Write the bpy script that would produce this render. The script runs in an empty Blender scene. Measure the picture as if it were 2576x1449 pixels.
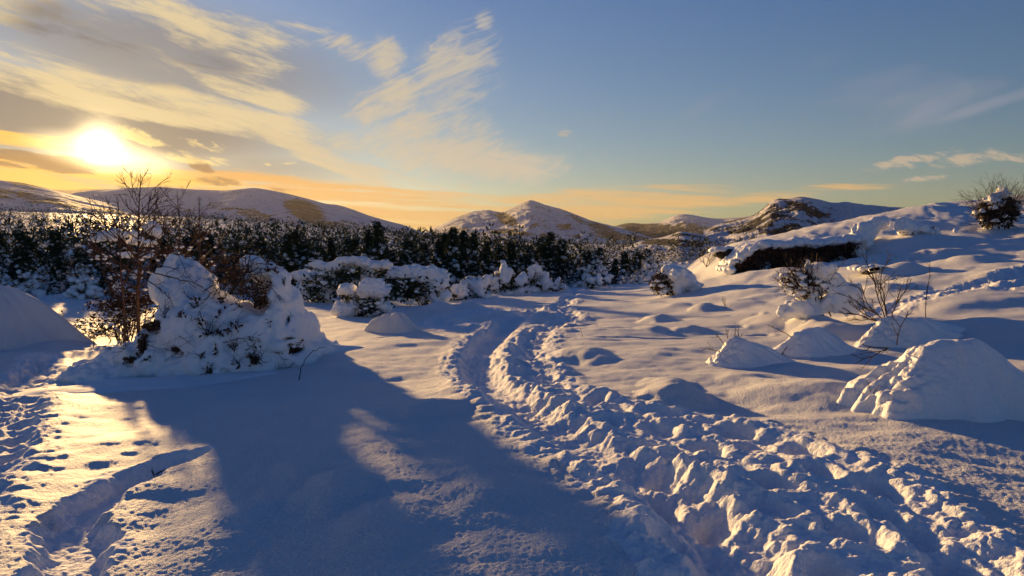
import bpy, math, random
import numpy as np
from mathutils import Vector

sc = bpy.context.scene
col = sc.collection
R = math.radians
rng = random.Random(11)

# ------------------------------------------------------------------ camera
EYE = 1.6
PW, PH, PF = 2576.0, 1449.0, 1946.0          # photograph frame used for directions, focal length in its pixels
PITCH = math.atan((PH / 2 - 600) / PF)
cam_d = bpy.data.cameras.new('camera'); cam = bpy.data.objects.new('camera', cam_d); col.objects.link(cam)
cam.location = (0, 0, EYE); cam.rotation_euler = (R(90) - PITCH, 0, 0)
cam_d.sensor_width = 36; cam_d.lens = 36 * PF / PW
cam_d.clip_start = 0.05; cam_d.clip_end = 60000
sc.camera = cam

def ray(u, v):
    x = (u - PW / 2) / PF; y = (PH / 2 - v) / PF
    s, c = math.sin(PITCH), math.cos(PITCH)
    return np.array([x, c + y * s, -s + y * c])
def at_y(u, v, yy):
    d = ray(u, v); t = yy / d[1]
    return np.array([d[0] * t, yy, EYE + d[2] * t])
def ang(u, v):
    d = ray(u, v)
    return math.degrees(math.atan2(d[0], d[1])), math.degrees(math.atan2(d[2], math.hypot(d[0], d[1])))

# ------------------------------------------------------------------ light, exposure
EXPO = 1.7
SKY_STRENGTH = 0.055
SUN_AZ, SUN_EL = ang(252, 362)
sun_d = bpy.data.lights.new('sun', 'SUN'); sun = bpy.data.objects.new('sun', sun_d); col.objects.link(sun)
sun_d.energy = 2.95; sun_d.angle = R(1.4); sun_d.color = (1.0, 0.62, 0.24)
sd = Vector((math.sin(R(SUN_AZ)) * math.cos(R(SUN_EL)), math.cos(R(SUN_AZ)) * math.cos(R(SUN_EL)), math.sin(R(SUN_EL))))
sun.rotation_euler = sd.to_track_quat('Z', 'Y').to_euler()
sc.view_settings.view_transform = 'Standard'; sc.view_settings.look = 'None'
sc.view_settings.exposure = EXPO; sc.view_settings.gamma = 1.0; sc.view_settings.use_curve_mapping = False
sc.render.engine = 'CYCLES'
sc.cycles.use_denoising = True
sc.cycles.max_bounces = 6; sc.cycles.diffuse_bounces = 3; sc.cycles.glossy_bounces = 2; sc.cycles.transmission_bounces = 3
sc.cycles.volume_bounces = 0

# ------------------------------------------------------------------ sky
world = bpy.data.worlds.new('World'); sc.world = world; world.use_nodes = True
wt = world.node_tree; wt.nodes.clear()
class NT:
    """tiny helper to write node trees as expressions"""
    def __init__(s, t): s.t = t
    def new(s, typ, **kw):
        n = s.t.nodes.new(typ)
        for k, v in kw.items(): setattr(n, k, v)
        return n
    def put(s, sock, v):
        if isinstance(v, bpy.types.NodeSocket): s.t.links.new(v, sock)
        elif v is not None: sock.default_value = v
    def m(s, op, a, b=None, c=None, clamp=False):
        n = s.new('ShaderNodeMath', operation=op, use_clamp=clamp)
        s.put(n.inputs[0], a); s.put(n.inputs[1], b); s.put(n.inputs[2], c)
        return n.outputs[0]
    def vm(s, op, a, b=None, out=0):
        n = s.new('ShaderNodeVectorMath', operation=op)
        s.put(n.inputs[0], a)
        if op == 'SCALE': s.put(n.inputs['Scale'], b)
        else: s.put(n.inputs[1], b)
        return n.outputs[out]
    def rng(s, x, a, b, c=0.0, d=1.0, smooth=True):
        n = s.new('ShaderNodeMapRange', interpolation_type='SMOOTHSTEP' if smooth else 'LINEAR')
        s.put(n.inputs[0], x)
        for i, v in enumerate((a, b, c, d)): s.put(n.inputs[i + 1], v)
        return n.outputs[0]
    def mapping(s, vec, loc=(0, 0, 0), rot=(0, 0, 0), scale=(1, 1, 1)):
        n = s.new('ShaderNodeMapping', vector_type='TEXTURE')
        s.put(n.inputs[0], vec); s.put(n.inputs[1], loc); s.put(n.inputs[2], rot); s.put(n.inputs[3], scale)
        return n.outputs[0]
    def noise(s, vec, scale=1.0, detail=6.0, rough=.55, dist=0.0, dims='3D', color=False, lac=2.0):
        n = s.new('ShaderNodeTexNoise', noise_dimensions=dims)
        s.put(n.inputs['Vector'], vec); s.put(n.inputs['Scale'], scale); s.put(n.inputs['Detail'], detail)
        s.put(n.inputs['Roughness'], rough); s.put(n.inputs['Distortion'], dist); s.put(n.inputs['Lacunarity'], lac)
        return n.outputs['Color' if color else 'Fac']
    def mix(s, f, a, b, mode='MIX'):
        n = s.new('ShaderNodeMix', data_type='RGBA', blend_type=mode)
        s.put(n.inputs[0], f); s.put(n.inputs[6], a); s.put(n.inputs[7], b)
        return n.outputs[2]
    def sep(s, v):
        n = s.new('ShaderNodeSeparateXYZ'); s.put(n.inputs[0], v); return n.outputs
    def comb(s, x, y, z=0.0):
        n = s.new('ShaderNodeCombineXYZ'); s.put(n.inputs[0], x); s.put(n.inputs[1], y); s.put(n.inputs[2], z); return n.outputs[0]
    def attr(s, name, out='Fac'):
        n = s.new('ShaderNodeAttribute', attribute_name=name); return n.outputs[out]
    def ramp(s, f, pts):
        n = s.new('ShaderNodeValToRGB'); e = n.color_ramp.elements
        s.put(n.inputs[0], f)
        while len(e) < len(pts): e.new(0.5)
        for k, (p, c) in enumerate(pts): e[k].position = p; e[k].color = (*c, 1)
        return n.outputs[0]

def lin(r, g, b):
    return tuple(((c / 255) / 12.92 if c / 255 <= .04045 else ((c / 255 + .055) / 1.055) ** 2.4) for c in (r, g, b))
def skycol(r, g, b, k=1.0):
    g_ = 2 ** EXPO * SKY_STRENGTH
    return (*[c * k / g_ for c in lin(r, g, b)], 1)

W = NT(wt)
tc = W.new('ShaderNodeTexCoord').outputs['Generated']
dirn = W.vm('NORMALIZE', tc)
dx, dy, dz = W.sep(dirn)
az = W.m('MULTIPLY', W.m('ARCTAN2', dx, dy), 180 / math.pi)
el = W.m('MULTIPLY', W.m('ARCSINE', dz), 180 / math.pi)
P = W.comb(az, el, 0.0)
nish = W.new('ShaderNodeTexSky', sky_type='NISHITA', sun_disc=False)
nish.sun_elevation = R(SUN_EL); nish.sun_rotation = R(SUN_AZ); nish.altitude = 900
nish.air_density = 1.1; nish.dust_density = 0.7; nish.ozone_density = 2.0
sky = W.mix(1.0, nish.outputs[0], W.mix(W.rng(el, 0.0, 40.0), (.35, .42, .54, 1), (.20, .39, .78, 1)), 'MULTIPLY')   # cold clear winter air, bluer overhead
sundot = W.vm('DOT_PRODUCT', dirn, tuple(sd), out=1)
sunang = W.m('MULTIPLY', W.m('ARCCOSINE', W.m('MINIMUM', sundot, 1.0)), 180 / math.pi)

def blob(u, v, pu, pv, rot=0.0, w=1.0, hard=0.25):
    a, e = ang(u, v); k = math.degrees(1 / PF)
    m = W.mapping(P, loc=(a, e, 0), rot=(0, 0, R(rot)), scale=(pu * k, pv * k, 1))
    L = W.vm('LENGTH', m, out=1)
    return W.rng(L, hard, 1.0, w, 0.0)
def union(lst):
    r = lst[0]
    for x in lst[1:]: r = W.m('MAXIMUM', r, x)
    return r
def warped(scale, rot, warp, wscale, seed):
    base = W.mapping(P, loc=(seed * 13.7, seed * 5.1, 0), rot=(0, 0, R(rot)), scale=(scale[0], scale[1], 1))
    wn = W.noise(W.vm('SCALE', base, wscale), 1.0, 3.0, .5, color=True, dims='2D')
    off = W.vm('SCALE', W.vm('SUBTRACT', wn, (.5, .5, .5)), warp)
    return W.vm('ADD', base, off)

near = W.rng(sunang, 2.0, 30.0, 1.0, 0.0)
bright = W.mix(near, skycol(196, 188, 170), skycol(226, 204, 156))
cur = sky
def over(cur, dens, colour):
    return W.mix(W.m('MINIMUM', dens, 1.0), cur, colour)
def cloud(noise, mask, lo, hi, top, bite=.28):
    d_ = W.rng(W.m('ADD', noise, W.m('MULTIPLY', W.m('SUBTRACT', mask, 1.0), bite)), lo, hi, 0, top)
    return W.m('MULTIPLY', d_, W.rng(mask, .0, .35))
# grey veil round the sun
veil = union([blob(180, 300, 760, 150, -4, .92, .3), blob(420, 150, 620, 190, -6, .75, .2), blob(520, 410, 520, 90, -3, .7, .2), blob(200, 470, 700, 80, 0, .8, .2)])
cur = over(cur, veil, W.mix(near, skycol(92, 108, 132), skycol(128, 118, 110)))
# high sheets, upper left
nA = W.noise(warped((11, 3.0), -11, 1.1, .6, 1), 1.0, 9, .6, dims='2D')
mA = union([blob(420, 80, 560, 130, -6, 1, .4), blob(120, 190, 380, 90, -12, 1.0, .4), blob(430, 265, 520, 66, -9, 1.3, .4),
            blob(740, 90, 260, 110, 0, .9, .2), blob(60, 30, 260, 120, 0, .9, .3), blob(640, 235, 240, 60, -15, 1.0, .3)])
nAf = W.noise(warped((4.0, .55), -14, 1.6, .7, 15), 1.0, 9, .66, dims='2D')
nAm = W.m('ADD', W.m('MULTIPLY', nA, .62), W.m('MULTIPLY', nAf, .38))
dA = cloud(nAm, mA, .40, .62, .95, .30)
nA2 = W.noise(warped((6, 2.2), -11, .8, .6, 2), 1.0, 5, .5, dims='2D')
gp = union([blob(220, 105, 210, 55, -8, .9, .4), blob(510, 152, 130, 28, -8, .9, .4), blob(140, 40, 130, 60, 0, .8, .2), blob(330, 190, 160, 20, -8, .5, .2)])
colA = W.mix(W.m('MULTIPLY', gp, W.rng(nA2, .12, .38)), bright, skycol(96, 100, 114))
cur = over(cur, dA, colA)
# fibrous wisps, centre
nB = W.noise(warped((6.0, 1.25), 24, 4.2, .6, 3), 1.0, 12, .72, .5, dims='2D')
nB2 = W.noise(warped((5.0, 4.0), 0, 1.0, .9, 9), 1.0, 4, .5, dims='2D')
mB = union([blob(1140, 200, 200, 150, 60, 1.15, .2), blob(990, 250, 220, 70, 22, 1.0, .2), blob(1180, 320, 130, 110, -35, 1.0, .2),
            blob(1060, 320, 260, 80, 18, 1.0, .2), blob(1210, 395, 320, 76, -8, 1.2, .3), blob(1000, 390, 280, 70, -12, 1.05, .2), blob(1215, 55, 46, 34, 40, .9, .1), blob(860, 110, 120, 50, -20, .9, .1), blob(970, 140, 80, 80, -50, 1.0, .1), blob(1190, 150, 70, 60, 30, 1.0, .1), blob(1090, 150, 60, 90, 10, .9, .1)])
nBm = W.m('ADD', W.m('MULTIPLY', nB, .62), W.m('MULTIPLY', nB2, .38))
dB = cloud(nBm, mB, .31, .60, .86, .24)
colB = W.mix(near, skycol(192, 184, 168), skycol(222, 198, 150))
cur = over(cur, dB, colB)
nB3 = W.noise(warped((8, 1.0), -17, 1.2, .6, 12), 1.0, 9, .62, dims='2D')
mB3 = union([blob(800, 395, 260, 34, -22, 1.1, .3), blob(980, 450, 260, 34, -14, 1.0, .3), blob(1230, 420, 240, 30, -5, .9, .2), blob(1300, 395, 120, 18, -8, .8, .2)])
cur = over(cur, cloud(nB3, mB3, .30, .56, .85), colB)
# low streaks over the hills
nC = W.noise(warped((13, .62), -2.5, .9, .5, 4), 1.0, 8, .6, dims='2D')
mC = union([blob(950, 522, 700, 72, -4, 1.15, .4), blob(1500, 515, 520, 52, 3, 1.1, .4), blob(1950, 492, 330, 24, 4, .9, .2), blob(700, 470, 360, 40, -7, 1.0, .3)])
dC = cloud(nC, mC, .26, .56, .92)
cur = over(cur, dC, W.mix(near, skycol(212, 172, 116), skycol(234, 172, 92)))
# orange bands by the sun
nE = W.noise(warped((9, .5), -3, .8, .5, 5), 1.0, 7, .58, dims='2D')
mE = union([blob(120, 440, 520, 60, -3, 1.15, .4), blob(60, 352, 300, 26, -6, 1, .3), blob(440, 446, 300, 34, -8, 1.0, .3)])
cur = over(cur, cloud(nE, mE, .30, .56, .96), skycol(255, 196, 92, 1.05))
# dark little banks in front of the glow
nD = W.noise(warped((4, 1.0), -3, 1.2, .8, 6), 1.0, 8, .62, dims='2D')
mD = union([blob(60, 402, 230, 34, -4, 1.15, .4), blob(500, 412, 56, 24, -22, 1.1, .3), blob(600, 462, 260, 22, -5, .8, .2), blob(300, 482, 260, 14, 2, .8, .2)])
cur = over(cur, cloud(nD, mD, .33, .52, .9, .4), skycol(150, 116, 84))
# small lit scraps
nF = W.noise(warped((2.0, .6), -16, 1.2, .8, 7), 1.0, 9, .66, dims='2D')
mF = union([blob(350, 345, 100, 24, -17, 1.2, .2), blob(510, 362, 66, 20, -12, 1.1, .2), blob(470, 398, 140, 24, -6, 1.0, .2), blob(1180, 470, 50, 14, -8, .9, .2),
            blob(1420, 336, 44, 14, 8, .8, .2), blob(2290, 405, 130, 22, 10, 1.1, .2), blob(2490, 395, 170, 26, 3, 1.0, .2), blob(2340, 448, 100, 10, 4, .9, .2),
            blob(720, 440, 28, 9, 0, .9, .2), blob(835, 460, 24, 8, -10, .8, .2), blob(700, 412, 66, 8, 4, .7, .2)])
cur = over(cur, cloud(nF, mF, .34, .60, .9), W.mix(near, skycol(186, 172, 152), skycol(255, 226, 150)))
# faint high veil on the right
nG = W.noise(warped((9, 3), 16, 1.0, .6, 8), 1.0, 5, .5, dims='2D')
mG = union([blob(2330, 250, 300, 110, 14, 1, .0), blob(2480, 265, 220, 26, 15, 1.1, .1), blob(2250, 200, 420, 200, 10, .7, .0), blob(1720, 290, 420, 70, 18, .45, .0)])
dG = cloud(nG, mG, .15, .75, .5, .5)
cur = over(cur, dG, skycol(158, 156, 170))
# glare of the veiled sun disc
gl = W.m('ADD', W.m('MULTIPLY', W.m('EXPONENT', W.m('MULTIPLY', W.m('POWER', W.m('DIVIDE', sunang, 1.05), 2.0), -1.0)), 4.0),
         W.m('MULTIPLY', W.m('EXPONENT', W.m('DIVIDE', sunang, -3.0)), .22))
e1 = blob(265, 388, 190, 52, -9, 2.0, .0)
gl = W.m('ADD', gl, e1)
n = W.new('ShaderNodeMix', data_type='RGBA', blend_type='ADD'); n.inputs[0].default_value = 1
W.put(n.inputs[6], cur)
W.put(n.inputs[7], W.vm('SCALE', (*[c for c in skycol(255, 224, 160)[:3]],), gl))
cur = n.outputs[2]
bg = W.new('ShaderNodeBackground'); W.put(bg.inputs[0], cur); bg.inputs[1].default_value = SKY_STRENGTH
out = W.new('ShaderNodeOutputWorld'); wt.links.new(bg.outputs[0], out.inputs[0])
world.cycles.sampling_method = 'MANUAL'; world.cycles.sample_map_resolution = 1024

# ------------------------------------------------------------------ helpers
def tag(o, label=None, cat=None, group=None, kind=None):
    if label: o['label'] = label
    if cat: o['category'] = cat
    if group: o['group'] = group
    if kind: o['kind'] = kind
    return o
def empty(name, loc=(0, 0, 0)):
    o = bpy.data.objects.new(name, None); col.objects.link(o); o.location = loc; o.empty_display_size = .2
    return o
def mesh_np(name, V, F, mat=None, smooth=True, parent=None, origin=None):
    """V (n,3), F (m,k) array or list of arrays with the same k -> linked object"""
    V = np.asarray(V, np.float32); me = bpy.data.meshes.new(name)
    if origin is None: origin = np.zeros(3)
    V = V - np.asarray(origin, np.float32)
    F = np.asarray(F, np.int32)
    me.vertices.add(len(V)); me.vertices.foreach_set('co', V.ravel())
    k = F.shape[1]
    me.loops.add(F.size); me.loops.foreach_set('vertex_index', F.ravel())
    me.polygons.add(len(F)); me.polygons.foreach_set('loop_start', np.arange(0, F.size, k, dtype=np.int32))
    if smooth: me.polygons.foreach_set('use_smooth', np.ones(len(F), bool))
    me.update(calc_edges=True)
    if mat: me.materials.append(mat)
    o = bpy.data.objects.new(name, me); col.objects.link(o)
    o.location = origin
    if parent is not None:
        o.parent = parent; o.location = np.asarray(origin) - np.asarray(parent.location)
    return o
def point_attr(o, name, vals):
    a = o.data.attributes.new(name, 'FLOAT', 'POINT'); a.data.foreach_set('value', np.asarray(vals, np.float32).ravel())
def grid_faces(nr, nc, wrap=False):
    i = np.arange(nr - 1)[:, None]; j = np.arange(nc if wrap else nc - 1)[None, :]
    j2 = (j + 1) % nc
    return np.stack([i * nc + j, i * nc + j2, (i + 1) * nc + j2, (i + 1) * nc + j], -1).reshape(-1, 4)

_perm = np.random.RandomState(7).permutation(256).astype(np.int32); _perm = np.concatenate([_perm, _perm, _perm])
_ga = np.random.RandomState(8).rand(256) * 2 * np.pi; _gx, _gy = np.cos(_ga).astype(np.float32), np.sin(_ga).astype(np.float32)
_g3 = np.random.RandomState(9).randn(256, 3).astype(np.float32); _g3 /= np.linalg.norm(_g3, axis=1, keepdims=True)
def n2(x, y, seed=0):
    x = np.asarray(x, np.float64) + seed * 17.31; y = np.asarray(y, np.float64) + seed * 9.77
    xi = np.floor(x); yi = np.floor(y); fx = (x - xi).astype(np.float32); fy = (y - yi).astype(np.float32)
    xi = xi.astype(np.int64) & 255; yi = yi.astype(np.int64) & 255
    u = fx * fx * fx * (fx * (fx * 6 - 15) + 10); v = fy * fy * fy * (fy * (fy * 6 - 15) + 10)
    def g(ix, iy, ax, ay):
        h = _perm[_perm[ix & 255] + (iy & 255)]
        return _gx[h] * ax + _gy[h] * ay
    a = g(xi, yi, fx, fy); b = g(xi + 1, yi, fx - 1, fy); c = g(xi, yi + 1, fx, fy - 1); d = g(xi + 1, yi + 1, fx - 1, fy - 1)
    return (a + u * (b - a) + v * ((c + u * (d - c)) - (a + u * (b - a)))) * 1.5
def fbm(x, y, o=4, seed=0, gain=.5, lac=2.03):
    s = 0; a = 1.0; f = 1.0
    for k in range(o):
        s = s + a * n2(x * f, y * f, seed + k * 3); a *= gain; f *= lac
    return s
def billow(x, y, o=3, seed=0, gain=.5):
    s = 0; a = 1.0; f = 1.0
    for k in range(o):
        s = s + a * np.abs(n2(x * f, y * f, seed + k * 3)); a *= gain; f *= 2.1
    return s
def n3(p, seed=0):
    p = np.asarray(p, np.float64) + seed * np.array([11.3, 7.9, 5.1])
    pi = np.floor(p); f = (p - pi).astype(np.float32); pi = pi.astype(np.int64) & 255
    w = f * f * f * (f * (f * 6 - 15) + 10)
    r = 0
    for dx_ in (0, 1):
        for dy_ in (0, 1):
            for dz_ in (0, 1):
                h = _perm[_perm[_perm[(pi[..., 0] + dx_) & 255] + ((pi[..., 1] + dy_) & 255)] + ((pi[..., 2] + dz_) & 255)]
                gr = _g3[h]
                d = gr[..., 0] * (f[..., 0] - dx_) + gr[..., 1] * (f[..., 1] - dy_) + gr[..., 2] * (f[..., 2] - dz_)
                ww = (w[..., 0] if dx_ else 1 - w[..., 0]) * (w[..., 1] if dy_ else 1 - w[..., 1]) * (w[..., 2] if dz_ else 1 - w[..., 2])
                r = r + ww * d
    return r * 1.4
def sstep(x, a, b):
    t = np.clip((x - a) / (b - a), 0, 1); return t * t * (3 - 2 * t)

def surface_nets(f, org, h):
    nx, ny, nz = f.shape
    ins = f < 0
    c = np.zeros((nx - 1, ny - 1, nz - 1), np.int8)
    offs = [(a, b, d) for a in (0, 1) for b in (0, 1) for d in (0, 1)]
    def sl(A, o): return A[o[0]:nx - 1 + o[0], o[1]:ny - 1 + o[1], o[2]:nz - 1 + o[2]]
    for o in offs: c += sl(ins, o)
    act = (c > 0) & (c < 8)
    idx = -np.ones(act.shape, np.int64); cells = np.argwhere(act); idx[act] = np.arange(len(cells))
    acc = np.zeros((len(cells), 3)); cnt = np.zeros(len(cells))
    vals = {o: sl(f, o)[act] for o in offs}
    for o in offs:
        for ax in range(3):
            if o[ax] == 0:
                o2 = list(o); o2[ax] = 1; o2 = tuple(o2)
                a, b = vals[o], vals[o2]; cr = (a < 0) != (b < 0)
                t = np.where(cr, a / np.where(cr, a - b, 1), 0)
                p = np.tile(np.array(o, float), (len(a), 1)); p[:, ax] = t
                acc[cr] += p[cr]; cnt[cr] += 1
    V = (cells + acc / cnt[:, None]) * h + np.asarray(org)
    Q = []
    for ax in range(3):
        A = np.take(ins, range(f.shape[ax] - 1), ax); B = np.take(ins, range(1, f.shape[ax]), ax)
        e = np.argwhere(A != B); b1, b2 = (ax + 1) % 3, (ax + 2) % 3
        ok = (e[:, b1] > 0) & (e[:, b2] > 0) & (e[:, b1] < f.shape[b1] - 1) & (e[:, b2] < f.shape[b2] - 1); e = e[ok]
        def cell(d1, d2):
            q = e.copy(); q[:, b1] -= d1; q[:, b2] -= d2; return idx[q[:, 0], q[:, 1], q[:, 2]]
        q = np.stack([cell(1, 1), cell(0, 1), cell(0, 0), cell(1, 0)], 1)
        flip = ~ins[e[:, 0], e[:, 1], e[:, 2]]
        q[flip] = q[flip][:, ::-1]; Q.append(q)
    return V, np.concatenate(Q)
def smin(a, b, k):
    h = np.clip(.5 + .5 * (b - a) / k, 0, 1); return b + (a - b) * h - k * h * (1 - h)
def sdf_blobs(blobs, h, k, noise_amp=.03, noise_f=3.0, cuts=(), floor=None, seed=0, fine=0.0, fine_f=14.0):
    """blobs: (centre, radii); smooth union with noise; cuts are subtracted; floor(x,y) trims what is deep under the snow"""
    C = np.array([b[0] for b in blobs]); Rr = np.array([b[1] for b in blobs])
    lo = (C - Rr).min(0) - 3 * h - .12; hi = (C + Rr).max(0) + 3 * h + .12
    if floor is not None: lo[2] = max(lo[2], float(floor) - 3 * h)
    ns = np.ceil((hi - lo) / h).astype(int) + 1
    g = np.stack(np.meshgrid(*[lo[i] + np.arange(ns[i]) * h for i in range(3)], indexing='ij'), -1).astype(np.float32)
    f = np.full(g.shape[:3], 10.0, np.float32)
    for c_, r_ in zip(C, Rr):
        q = (g - c_.astype(np.float32)) / r_.astype(np.float32)
        L = np.sqrt((q * q).sum(-1)); f = smin(f, ((L - 1) * r_.min()).astype(np.float32), k)
    near_ = np.abs(f) < (noise_amp * 2 + fine * 2 + 3 * h)
    pts = g[near_]
    nn = noise_amp * (n3(pts * noise_f, seed) + .5 * n3(pts * noise_f * 2.1, seed + 3))
    if fine: nn = nn + fine * (np.abs(n3(pts * fine_f, seed + 5)) * -1.6 + .4)
    f[near_] += nn
    for c_, r_ in cuts:
        q = (g - np.asarray(c_, np.float32)) / np.asarray(r_, np.float32)
        L = np.sqrt((q * q).sum(-1)); f = -smin(-f, ((L - 1) * min(r_)).astype(np.float32), .04)
    if floor is not None: f = np.maximum(f, float(floor) - g[..., 2])
    return surface_nets(f, lo, h)

def pieces(V, F, keep=40):
    """split a mesh into its connected pieces, dropping crumbs"""
    lab = np.arange(len(V)); e = np.concatenate([F[:, [i, (i + 1) % F.shape[1]]] for i in range(F.shape[1])])
    while True:
        m = np.minimum(lab[e[:, 0]], lab[e[:, 1]]); new = lab.copy(); np.minimum.at(new, e[:, 0], m); np.minimum.at(new, e[:, 1], m)
        new = new[new]
        if (new == lab).all(): break
        lab = new
    out_ = []
    for r in np.unique(lab):
        vs = np.where(lab == r)[0]
        if len(vs) < keep: continue
        mp = -np.ones(len(V), np.int64); mp[vs] = np.arange(len(vs)); out_.append((V[vs], mp[F[lab[F[:, 0]] == r]]))
    return out_
# ------------------------------------------------------------------ materials
def new_mat(name):
    m = bpy.data.materials.new(name); m.use_nodes = True; t = m.node_tree
    b = t.nodes['Principled BSDF']; return m, NT(t), b
def world_pos(N): return N.new('ShaderNodeNewGeometry').outputs['Position']
def snow_mat(name, grain=60.0, gs=.5, gd=.006, lump=7.0, ls=.0, rough=.75, spec=.05, tint=(.88, .87, .87), sss=0.0):
    m, N, b = new_mat(name)
    p = world_pos(N)
    v = N.noise(p, .8, 3, .5)
    gv = N.rng(N.noise(p, grain * 1.7, 2, .6), .3, .7)
    N.put(b.inputs['Base Color'], N.mix(N.m('ADD', N.m('MULTIPLY', v, .5), N.m('MULTIPLY', gv, .5)), (*[c * .86 for c in tint], 1), (*[min(c * 1.04, .93) for c in tint], 1)))
    b.inputs['Roughness'].default_value = rough
    b.inputs['Specular IOR Level'].default_value = spec
    if sss:
        b.inputs['Subsurface Weight'].default_value = sss
        b.inputs['Subsurface Radius'].default_value = (.05, .04, .03); b.inputs['Subsurface Scale'].default_value = .6
    g1 = N.noise(p, grain, 3, .7)
    h = g1
    bp = N.new('ShaderNodeBump'); bp.inputs['Strength'].default_value = gs; bp.inputs['Distance'].default_value = gd
    N.put(bp.inputs['Height'], h)
    nrm = bp.outputs[0]
    if ls:
        b2 = N.new('ShaderNodeBump'); b2.inputs['Strength'].default_value = ls; b2.inputs['Distance'].default_value = .05
        N.put(b2.inputs['Height'], N.noise(p, lump, 4, .55)); N.put(b2.inputs['Normal'], nrm); nrm = b2.outputs[0]
    N.put(b.inputs['Normal'], nrm)
    return m
SNOW = snow_mat('snow_grainy', 46, 1.0, .032, rough=.65, spec=.07)
SNOW_TROD = snow_mat('snow_trodden', 40, .7, .014, 16, .5)
SNOW_SOFT = snow_mat('snow_soft', 60, .35, .006, sss=.0)
SNOW_ICE = snow_mat('snow_icy', 50, .45, .01, 9, .5, rough=.45, spec=.15, sss=.25)
SNOW_FAR = snow_mat('snow_far', 1.5, .25, .2, rough=.6, spec=.2)
def plain_mat(name, c1, c2, scale=8.0, rough=.8, bump=.4, bd=.01):
    m, N, b = new_mat(name); p = world_pos(N)
    v = N.noise(p, scale, 5, .6)
    N.put(b.inputs['Base Color'], N.mix(v, (*c1, 1), (*c2, 1))); b.inputs['Roughness'].default_value = rough
    b.inputs['Specular IOR Level'].default_value = .25
    if bump:
        bp = N.new('ShaderNodeBump'); bp.inputs['Strength'].default_value = bump; bp.inputs['Distance'].default_value = bd
        N.put(bp.inputs['Height'], v); N.put(b.inputs['Normal'], bp.outputs[0])
    return m
BARK = plain_mat('bark_dark', (.035, .022, .016), (.085, .055, .038), 30)
BARK_RED = plain_mat('bark_reddish', (.055, .026, .016), (.13, .065, .04), 30)
NEEDLE = plain_mat('needles_dark_green', (.018, .028, .014), (.045, .060, .028), 6, bump=0)
NEEDLE_BROWN = plain_mat('leaves_and_gap_shade', (.045, .024, .012), (.12, .06, .03), 9, bump=0)
SOIL = plain_mat('dark_soil', (.012, .008, .006), (.045, .028, .02), 7, bump=1.0, bd=.06)
ROCK = plain_mat('grey_rock', (.07, .06, .055), (.2, .18, .16), 5, bump=.8, bd=.05)

# ------------------------------------------------------------------ lie of the land
DROWS = np.array([0.5, 8, 12, 17, 25, 35, 45, 58, 75, 100, 150, 250, 400, 700, 1200, 2500, 14000.])
LAND = {
 -900: [0, -.22, -.48, -.60, -.68, -.85, -1.1, -1.4, -1.3, -1.0, 0.0, 2.9, 8.5, 19, 36, 45, 20],
    0: [0, -.22, -.48, -.60, -.68, -.85, -1.1, -1.4, -1.25, -1.0, 0.0, 2.9, 8.5, 19, 36, 45, 20],
  450: [0, -.22, -.48, -.60, -.68, -.85, -1.1, -1.4, -1.3, -1.0, -.2, 2.4, 7.5, 17, 32, 40, 20],
  900: [0, -.06, -.22, -.34, -.50, -.80, -1.15, -1.7, -1.9, -1.6, -.8, .4, 3.4, 8.0, 14, 10, 0],
 1288: [0, 0, -.12, -.23, -.42, -.75, -1.15, -1.9, -2.1, -2.2, -2.2, -2.0, -1.8, -6, -14, -16, -16],
 1500: [0, 0, -.08, -.15, -.34, -.70, -1.15, -2.1, -2.7, -3.8, -6.2, -11, -16, -20, -20, -20, -20],
 1650: [0, 0, -.05, -.10, -.25, -.50, -.9, -2.0, -3.2, -5.2, -9, -14, -18, -20, -20, -20, -20],
 1720: [0, 0, -.03, -.06, -.12, 0.10, 0.0, -1.8, -3.6, -5.6, -9, -14, -18, -20, -20, -20, -20],
 1800: [0, 0, 0.0, 0.0, 0.10, 1.15, 1.0, -.4, -3.0, -5.6, -9, -14, -18, -20, -20, -20, -20],
 2000: [0, .02, .03, .15, .62, 2.00, 1.95, 1.1, -.8, -4, -8, -12, -16, -18, -18, -18, -18],
 2300: [0, .04, .12, .45, 1.05, 2.35, 3.40, 3.5, 2.6, 1, -2, -5, -8, -10, -12, -14, -14],
 2576: [0, .06, .20, .60, 1.22, 2.20, 3.45, 4.4, 4.9, 5, 4, 3, 2, 0, -4, -8, -10],
 3400: [0, .1, .3, .7, 1.4, 2.6, 4.0, 5.0, 6, 6.5, 6, 5, 4, 2, 0, -4, -8]}
_ua = np.array([math.degrees(math.atan((u - 1288) / PF)) for u in LAND])
_tab = np.array(list(LAND.values()))
_av = np.linspace(-60, 60, 361); _lv = np.linspace(math.log(.5), math.log(14000), 420)
_fine = np.stack([np.interp(_lv, np.log(DROWS), r) for r in _tab])
_fine = np.stack([np.interp(_av, _ua, _fine[:, j]) for j in range(len(_lv))], 1)
def _blur(A, ax, n):
    for _ in range(n):
        B = np.pad(A, [(1, 1) if i == ax else (0, 0) for i in range(2)], mode='edge')
        A = (np.take(B, range(0, A.shape[ax]), ax) + 2 * A + np.take(B, range(2, A.shape[ax] + 2), ax)) / 4
    return A
_fine = _blur(_blur(_fine, 0, 12), 1, 22)
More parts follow.
